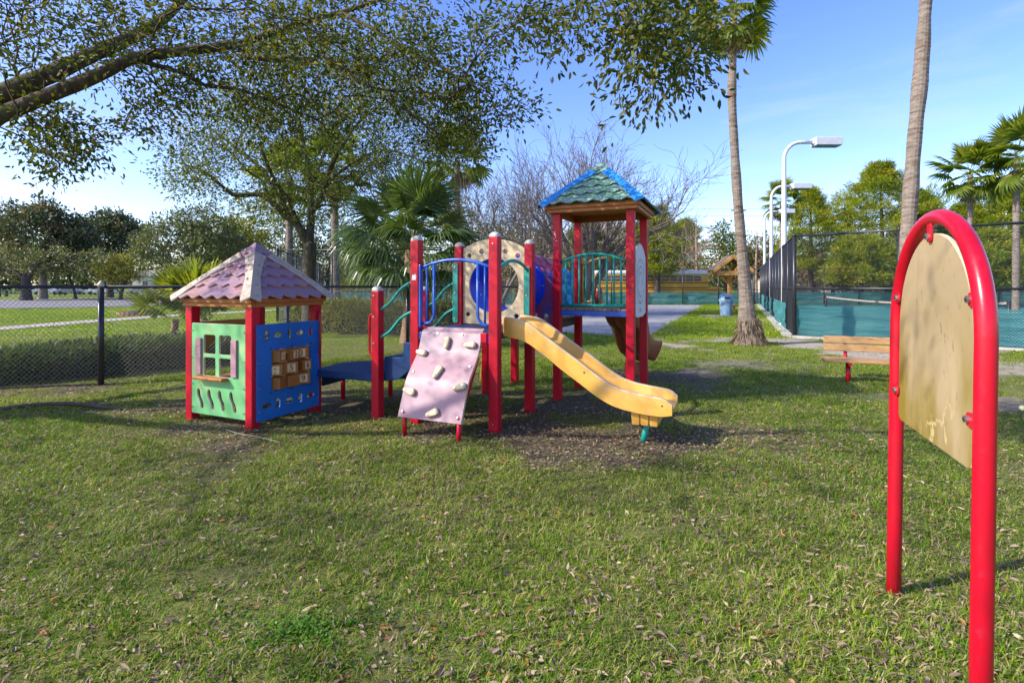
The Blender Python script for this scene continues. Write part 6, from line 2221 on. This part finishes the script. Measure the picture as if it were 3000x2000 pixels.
def palm(name, label, x, y, trunk, key, n, scale, seed, dead=6, top_el=80, low_el=-45, boots=None, tsides=14, cat='palm tree', group=None):
    """trunk: list of (dx, dy, z, r) from the ground up"""
    rng = np.random.default_rng(seed)
    t = thing(name, (x, y, 0), 0, label, cat, group)
    P = smooth_path(trunk, 0.055 if trunk[-1][2] < 14 and y < 20 else 0.16)
    rs = []
    for i, p in enumerate(P):
        rs.append(p[3] * (1 + (0.035 if i % 2 else -0.015) * rng.random() + 0.05 * math.sin(p[2] * 2.1 + seed) * (rng.random() * 0.6 + 0.5) + 0.04 * math.sin(p[2] * 5.3 + 2 * seed)))
    mb = MB().tube([Vector(p[:3]) for p in P], rs, tsides, 0, True, False)
    mb.build('trunk', MT['palm_trunk'] if boots is None else MT[boots], t)
    top = Vector(P[-1][:3])
    for i in range(n):
        f = (i + 0.5) / n
        el = top_el + (low_el - top_el) * f ** 0.85 + rng.normal(0, 7)
        yaw = i * 2.39996 + rng.normal(0, 0.25)
        k = 0 if f < 0.2 else (4 if rng.random() < 0.16 else (1 if f < 0.5 else (2 if f < 0.8 else 3)))
        o = bpy.data.objects.new('frond', FM[key][k])
        COL.objects.link(o)
        o.parent = t
        o.location = top + Vector((0, 0, 0.10 * (1 - f)))
        o.rotation_euler = Euler((rng.normal(0, 0.25), RAD(-el), yaw), 'XYZ')
        s = scale * (0.86 + 0.28 * rng.random())
        o.scale = (s, s, s)
    for i in range(dead):
        o = bpy.data.objects.new('dead_frond', DEAD)
        COL.objects.link(o)
        o.parent = t
        o.location = top + Vector((0, 0, -0.12 - 0.1 * rng.random()))
        o.rotation_euler = Euler((rng.normal(0, 0.2), RAD(62 + 16 * rng.random()), i * 6.283 / max(1, dead) + rng.normal(0, 0.3)), 'XYZ')
        s = scale * (0.8 + 0.3 * rng.random())
        o.scale = (s, s, s)
    return t

Y = 13.2
x0 = X(2192, Y)
pt = palm('fan_palm', 'tall fan palm with a flared frayed base between the tower and the tennis fence', x0, Y, [(0.05, 0, -0.1, .50), (0.03, 0, 0.06, .42), (0.0, 0, 0.28, .29), (-0.02, 0, 0.6, .225), (-0.06, 0, 1.2, .17), (-0.12, 0, 2.0, .145), (-0.26, 0, 3.6, .12), (-0.36, 0, 5.2, .105), (-0.42, 0, 6.4, .11), (-0.40, 0, 7.4, .095), (-0.36, 0, 8.65, .09)], 'fan', 30, 0.86, 401, 12, 82, -50)
# frayed boots round the foot
rng = np.random.default_rng(77)
nb_ = 700
a = rng.random(nb_) * 6.283
z = rng.random(nb_) ** 1.5 * 0.70
rr = np.interp(z, [0, 0.28, 0.6, 0.8], [.43, .29, .23, .20])
C = np.stack([rr * np.cos(a), rr * np.sin(a), z], 1)
D = np.stack([np.cos(a) * 0.55, np.sin(a) * 0.55, -np.ones(nb_)], 1)
V, F, T = leaf_quads(C + np.array([0.02, 0, 0.05]), unit(D + rng.normal(0, .15, D.shape)), 0.12 + 0.14 * rng.random(nb_), 0.022, rng, rng.random(nb_) ** 2 * 0.5, 0.4)
mesh_np('frayed_bark', V, F, MT['dead_palm_leaf'], pt, T)
Y = 12.5
palm('fan_palm', 'thick grey palm trunk leaning right, rising out of the top of the picture', X(2652, Y), Y, [(0, 0, -0.1, .32), (0, 0, 0.4, .23), (0.03, 0, 1.6, .18), (0.08, 0, 3.0, .16), (0.22, 0, 5.0, .152), (0.37, 0, 6.6, .158), (0.5, 0, 8.5, .135), (0.75, 0, 12.6, .13)], 'fan', 30, 1.15, 402, 8)
def far_palm(label, px, Y, crown_py, dx, r, n, sc, seed, dead=5, key='fan'):
    z = Zp(crown_py, Y)
    palm('fan_palm', label, X(px, Y), Y, [(0, 0, -0.1, r * 1.3), (0, 0, 0.6, r), (dx * .5, 0, z * 0.5, r * 0.92), (dx, 0, z, r * 0.8)], key, n, sc, seed, dead)
far_palm('slim fan palm right of the arched board, the lower of the two on the right', 2842, 30, 512, 0.0, .155, 26, 1.5, 403)
far_palm('fan palm at the right edge, the higher of the two on the right', 2976, 28, 462, 0.05, .17, 28, 1.65, 404)
far_palm('small fan palm behind the white lamp heads', 2290, 46, 590, 0.0, .2, 24, 1.55, 405, 8)
far_palm('pale palm trunk left of the oak trunk', 846, 25, 520, 0.05, .19, 22, 1.4, 406, 4)
far_palm('palm trunk with shaggy boots right of the oak trunk', 985, 24, 500, -0.1, .19, 22, 1.4, 407, 4)
far_palm('yellow green palm top rising behind the cabbage palm', 1340, 25, 470, 0.0, .17, 22, 1.35, 408, 6)
# cabbage palm in the middle
Y = 13.4
cpx = X(1203, Y)
palm('cabbage_palm', 'broad dark green cabbage palm with long drooping fans behind the red posts', cpx, Y, [(-0.05, 0, -0.1, .24), (-0.04, 0, 0.4, .19), (0.0, 0, 1.2, .17), (0.0, 0, 2.0, .17), (0.0, 0, 2.45, .14)], 'cabbage', 40, 1.12, 409, 3, 86, -28, 'palm_boot')
# old leaf bases on its trunk
# saw palmetto left
rng = np.random.default_rng(31)
def clump(label, px, Y, n, sc, seed):
    rng = np.random.default_rng(seed)
    t = thing('saw_palmetto', (X(px, Y), Y, 0), 0, label, 'palmetto')
    MB().tube([(0, 0, -0.05), (0.1, 0.02, 0.25), (0.15, 0, 0.55)], [0.12, 0.1, 0.08], 8).build('stem', MT['palm_boot'], t)
    for i in range(n):
        o = bpy.data.objects.new('frond', FM['palmetto'][[0, 0, 4, 1, 4][i % 5]])
        COL.objects.link(o)
        o.parent = t
        f = i / n
        o.location = (rng.normal(0, 0.22), rng.normal(0, 0.2), 0.25 + 0.65 * rng.random())
        o.rotation_euler = Euler((rng.normal(0, .3), RAD(-(88 - 52 * f + rng.normal(0, 8))), rng.random() * 6.283), 'XYZ')
        s = sc * (0.8 + 0.4 * rng.random())
        o.scale = (s, s, s)
clump('spiky yellow green palmetto clump left of the play house roof', 585, 15.5, 34, 1.15, 32)
clump('smaller pale palmetto at the edge of the footpath, left of the play house', 500, 15.0, 12, 0.9, 33)

# ------------------------------------------------------------------ hedges
def hedge(name, label, path, w, h0, h1, per_m, size, lm, seed, lw=0.5, core='juniper_core', tmean=0.5, up=0.2, cat='hedge', rag=0.10):
    rng = np.random.default_rng(seed)
    P = smooth_path([(*p, 0) for p in path], 0.15)
    t = thing(name, (P[0][0], P[0][1], 0), 0, label, cat)
    P = P - np.array([P[0][0], P[0][1], 0])
    n = len(P)
    k = int(per_m * 0.15 * n)
    idx = rng.integers(0, n - 1, k)
    fr_ = rng.random((k, 1))
    T = unit(P[np.minimum(idx + 1, n - 1)] - P[idx])
    N = np.stack([-T[:, 1], T[:, 0], np.zeros(k)], 1)
    c = P[idx] + T * fr_ * 0.15
    H = np.interp(idx / n, [0, 1], [h0, h1]) * (0.92 + 0.22 * (vnoise(c[:, 0], c[:, 1], 1.3, seed) - 0.5) + rag * rng.normal(0, 0.5, k))
    a = rng.random(k) * math.pi
    q = 0.80 + 0.25 * rng.random(k)
    ex = np.sign(np.cos(a)) * np.abs(np.cos(a)) ** 0.55 * q
    ez = np.abs(np.sin(a)) ** 0.55 * q
    C = c + N * (ex * w / 2)[:, None] + np.array([0, 0, 1.0]) * (ez * H)[:, None]
    out = N * ex[:, None] + np.array([0, 0, 1.0]) * (ez + up)[:, None]
    D = unit(out + rng.normal(0, 0.6, (k, 3)))
    tt = np.clip(tmean + 0.5 * (vnoise(C[:, 0] + C[:, 2], C[:, 1], 2.5, seed + 1) - 0.5) + rng.normal(0, 0.18, k), 0, 1)
    L = size * (0.6 + 0.8 * rng.random(k))
    V, F, tt = leaf_quads(C, D, L, L * lw, rng, tt, 1.0, 0, 0.4)
    mesh_np('foliage', V, F, MT[lm], t, tt)
    # stems, and an added dark core shell that blocks the view through
    mb = MB()
    for i in range(0, n - 1, 3):
        for s in range(3):
            x_ = P[i] + np.array([rng.normal(0, .08), rng.normal(0, .08), 0])
            mb.tube([tuple(x_), tuple(x_ + np.array([rng.normal(0, w * .16), rng.normal(0, w * .16), (h0 + h1) / 2 * 0.7]))], [0.016, 0.006], 4, 0, False)
    V, F = [], []
    for i in range(n):
        tt_ = unit(P[min(i + 1, n - 1)] - P[max(i - 1, 0)])
        nn = np.array([-tt_[1], tt_[0], 0])
        hh = np.interp(i / n, [0, 1], [h0, h1]) * 0.72
        for (s, z) in ((-0.36, 0.02), (-0.36, 0.7 * hh), (-0.2, hh), (0.2, hh), (0.36, 0.7 * hh), (0.36, 0.02)):
            V.append(tuple(P[i] + nn * s * w + np.array([0, 0, z])))
    for i in range(n - 1):
        for j in range(5):
            F.append((i * 6 + j, i * 6 + j + 1, (i + 1) * 6 + j + 1, (i + 1) * 6 + j))
    mb.add(V, F)
    mb.build('stems', MT['dark_bark'], t)
    return t
hedge('boxwood_hedge', 'clipped pale green hedge behind the fence, between the play house and the red posts', [(-6.9, 16.6), (-4.5, 16.5), (-2.0, 16.4), (-1.1, 16.3)], 1.25, 1.05, 1.05, 4200, 0.085, 'hedge_leaf', 41, 0.55)
hedge('juniper_hedge', 'dark low juniper hedge running behind the left fence', [(-13.5, 7.3), (-9.8, 7.9), (-7.6, 8.6), (-6.3, 9.8), (-5.6, 11.0)], 1.5, 0.30, 0.62, 5200, 0.095, 'juniper_leaf', 42, 0.22, up=0.3, tmean=0.45)

# ------------------------------------------------------------------ grass and fallen leaves
def tuft(seed, n, rad, L, W, straw, mt='grass'):
    rng = np.random.default_rng(seed)
    V, F, T = [], [], []
    for i in range(n):
        a, q = rng.random() * 6.283, rng.random() ** 0.5 * rad
        b = np.array([q * math.cos(a), q * math.sin(a), -0.004])
        yaw = rng.random() * 6.283
        lean = RAD(rng.uniform(32, 84))
        ln = L * (0.55 + 0.8 * rng.random())
        dead = rng.random() < straw
        if dead:
            lean = RAD(rng.uniform(60, 88))
        h = np.array([math.cos(yaw), math.sin(yaw), 0])
        s = np.array([-math.sin(yaw), math.cos(yaw), 0]) * W * (0.7 + 0.6 * rng.random()) / 2
        d1 = h * math.sin(lean * 0.7) + np.array([0, 0, math.cos(lean * 0.7)])
        d2 = h * math.sin(min(1.65, lean * 1.25)) + np.array([0, 0, math.cos(min(1.65, lean * 1.25))])
        m = b + d1 * ln * 0.55
        e = m + d2 * ln * 0.45
        o = len(V)
        V += [tuple(b - s), tuple(b + s), tuple(m + s * 0.85), tuple(m - s * 0.85), tuple(e + s * 0.15), tuple(e - s * 0.15)]
        F += [(o, o + 1, o + 2, o + 3), (o + 3, o + 2, o + 4, o + 5)]
        c = rng.uniform(0.72, 0.98) if dead else rng.uniform(0.12, 0.60)
        T += [c, min(1, c + 0.05)]
    me = bpy.data.meshes.new('tuft')
    me.from_pydata(V, [], F)
    at_ = me.attributes.new('tint', 'FLOAT', 'FACE')
    at_.data.foreach_set('value', np.array(T, np.float32))
    me.materials.append(MT[mt])
    me.update()
    return me

def scatter(name, pts, scale, tint, protos, label, cat, seed):
    rng = np.random.default_rng(seed)
    n = len(pts)
    col = bpy.data.collections.new(name + '_kinds')
    for me in protos:
        col.objects.link(bpy.data.objects.new('tuft', me))
    me = bpy.data.meshes.new(name)
    me.vertices.add(n)
    me.vertices.foreach_set('co', np.asarray(pts, np.float32).ravel())
    for nm, dt, val, key in (('rot', 'FLOAT_VECTOR', np.stack([rng.normal(0, .12, n), rng.normal(0, .12, n), rng.random(n) * 6.283], 1), 'vector'), ('sca', 'FLOAT', scale, 'value'), ('ptint', 'FLOAT', tint, 'value'), ('idx', 'INT', rng.integers(0, len(protos), n), 'value')):
        a_ = me.attributes.new(nm, dt, 'POINT')
        a_.data.foreach_set(key, np.asarray(val, np.int32 if dt == 'INT' else np.float32).ravel())
    me.update()
    o = bpy.data.objects.new(name, me)
    COL.objects.link(o)
    ng = bpy.data.node_groups.new(name + '_nodes', 'GeometryNodeTree')
    ng.interface.new_socket('Geometry', in_out='INPUT', socket_type='NodeSocketGeometry')
    ng.interface.new_socket('Geometry', in_out='OUTPUT', socket_type='NodeSocketGeometry')
    N, Lk = ng.nodes, ng.links
    gi, go = N.new('NodeGroupInput'), N.new('NodeGroupOutput')
    ci = N.new('GeometryNodeCollectionInfo')
    ci.inputs['Collection'].default_value = col
    ci.inputs['Separate Children'].default_value = True
    ci.inputs['Reset Children'].default_value = True
    ip = N.new('GeometryNodeInstanceOnPoints')
    ip.inputs['Pick Instance'].default_value = True
    def na(nm, dt):
        q = N.new('GeometryNodeInputNamedAttribute')
        q.data_type = dt
        q.inputs['Name'].default_value = nm
        return q.outputs['Attribute']
    Lk.new(gi.outputs[0], ip.inputs['Points'])
    Lk.new(ci.outputs[0], ip.inputs['Instance'])
    Lk.new(na('idx', 'INT'), ip.inputs['Instance Index'])
    Lk.new(na('rot', 'FLOAT_VECTOR'), ip.inputs['Rotation'])
    Lk.new(na('sca', 'FLOAT'), ip.inputs['Scale'])
    Lk.new(ip.outputs[0], go.inputs[0])
    md_ = o.modifiers.new('scatter', 'NODES')
    md_.node_group = ng
    return tag(o, label, cat, None, 'stuff')

def lawn_points(rng, y0, y1, dens, k=1.04, pad=1.9, xlim=None):
    area = (k * (y1 ** 2 - y0 ** 2) + 2 * pad * (y1 - y0))
    n = int(area * dens)
    y = np.sqrt(rng.random(n) * (y1 ** 2 - y0 ** 2) + y0 ** 2)
    x = (rng.random(n) * 2 - 1) * (k * y + pad)
    ok = ~(inpoly(x, y, COURT_GREY) | inpoly(x, y, TENNIS) | inpoly(x, y, LEFT_COURT) | inpoly(x, y, ROAD))
    d = np.full(n, 9.0)
    for p in PATH_C[::2]:
        d = np.minimum(d, np.hypot(x - p[0], y - p[1]))
    ok &= d > 0.95
    return x[ok], y[ok]

rng = np.random.default_rng(1234)
near = [tuft(500 + i, 30, 0.080, 0.044, 0.0040, 0.42) for i in range(8)]
midt = [tuft(520 + i, 34, 0.14, 0.050, 0.0062, 0.40) for i in range(6)]
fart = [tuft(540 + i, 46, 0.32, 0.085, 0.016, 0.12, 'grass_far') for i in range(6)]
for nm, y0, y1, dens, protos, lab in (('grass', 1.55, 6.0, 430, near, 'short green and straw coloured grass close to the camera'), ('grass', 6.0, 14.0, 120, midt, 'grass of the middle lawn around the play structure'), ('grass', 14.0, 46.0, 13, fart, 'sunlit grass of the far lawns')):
    x, y = lawn_points(rng, y0, y1, dens)
    g, s, l_ = cover(x, y)
    keep = rng.random(len(x)) < np.clip(g * 1.15, 0.03, 1)
    x, y, g = x[keep], y[keep], g[keep]
    z = gheight(x, y)
    sc_ = (0.65 + 0.6 * rng.random(len(x))) * (0.7 + 0.4 * g)
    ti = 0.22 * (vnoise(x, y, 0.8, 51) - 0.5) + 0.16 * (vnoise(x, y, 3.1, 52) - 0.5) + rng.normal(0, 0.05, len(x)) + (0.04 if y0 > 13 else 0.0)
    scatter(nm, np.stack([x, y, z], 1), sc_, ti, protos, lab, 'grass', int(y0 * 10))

def litter(name, y0, y1, dens, L, lab, seed):
    rng = np.random.default_rng(seed)
    x, y = lawn_points(rng, y0, y1, dens)
    g, s, l_ = cover(x, y)
    keep = rng.random(len(x)) < np.clip(l_, 0.04, 1)
    x, y = x[keep], y[keep]
    n = len(x)
    z = gheight(x, y) + 0.003 + 0.016 * rng.random(n) * (y < 7)
    a = rng.random(n) * 6.283
    D = np.stack([np.cos(a), np.sin(a), rng.normal(0, .25, n)], 1)
    ln = L * (0.6 + 0.7 * rng.random(n))
    V, F, T = lens_quads(np.stack([x, y, z], 1), unit(D), ln * (0.6 + 0.7 * rng.random(n)), ln * 0.36, rng, np.clip(rng.beta(2.2, 2.0, n) + 0.0, 0, 1), 0.35, 0, 1.0)
    o = mesh_np(name, V, F, MT['litter'], None, T)
    tag(o, lab, 'fallen leaves', None, 'stuff')
litter('fallen_leaves', 1.55, 6.2, 1150, 0.036, 'tan and rust fallen leaves scattered over the near grass', 71)
litter('fallen_leaves', 6.2, 14.0, 260, 0.045, 'brown fallen leaves around the play structure and fence', 72)
# clover patch near the bottom of the picture
rng = np.random.default_rng(8)
n = 1500
q, a = np.abs(rng.normal(0, 0.6, n)), rng.random(n) * 6.283
x, y = -0.90 + 0.30 * q * np.cos(a) * (1 + .4 * np.sin(3 * a)), 2.22 + 0.16 * q * np.sin(a) * (1 + .3 * np.cos(2 * a))
C = np.stack([x, y, gheight(x, y) + 0.01 + 0.03 * rng.random(n)], 1)
V, F, T = leaf_quads(C, np.stack([np.cos(a * 7), np.sin(a * 7), rng.normal(0.1, .2, n)], 1), 0.014, 0.012, rng, 0.10 + 0.22 * rng.random(n), 0.3, 0, 1)
o = mesh_np('clover', V, F, MT['clover'], None, np.clip(T * 2.6, 0, 1))
tag(o, 'small dark green clover patch in the near grass', 'clover', None, 'stuff')
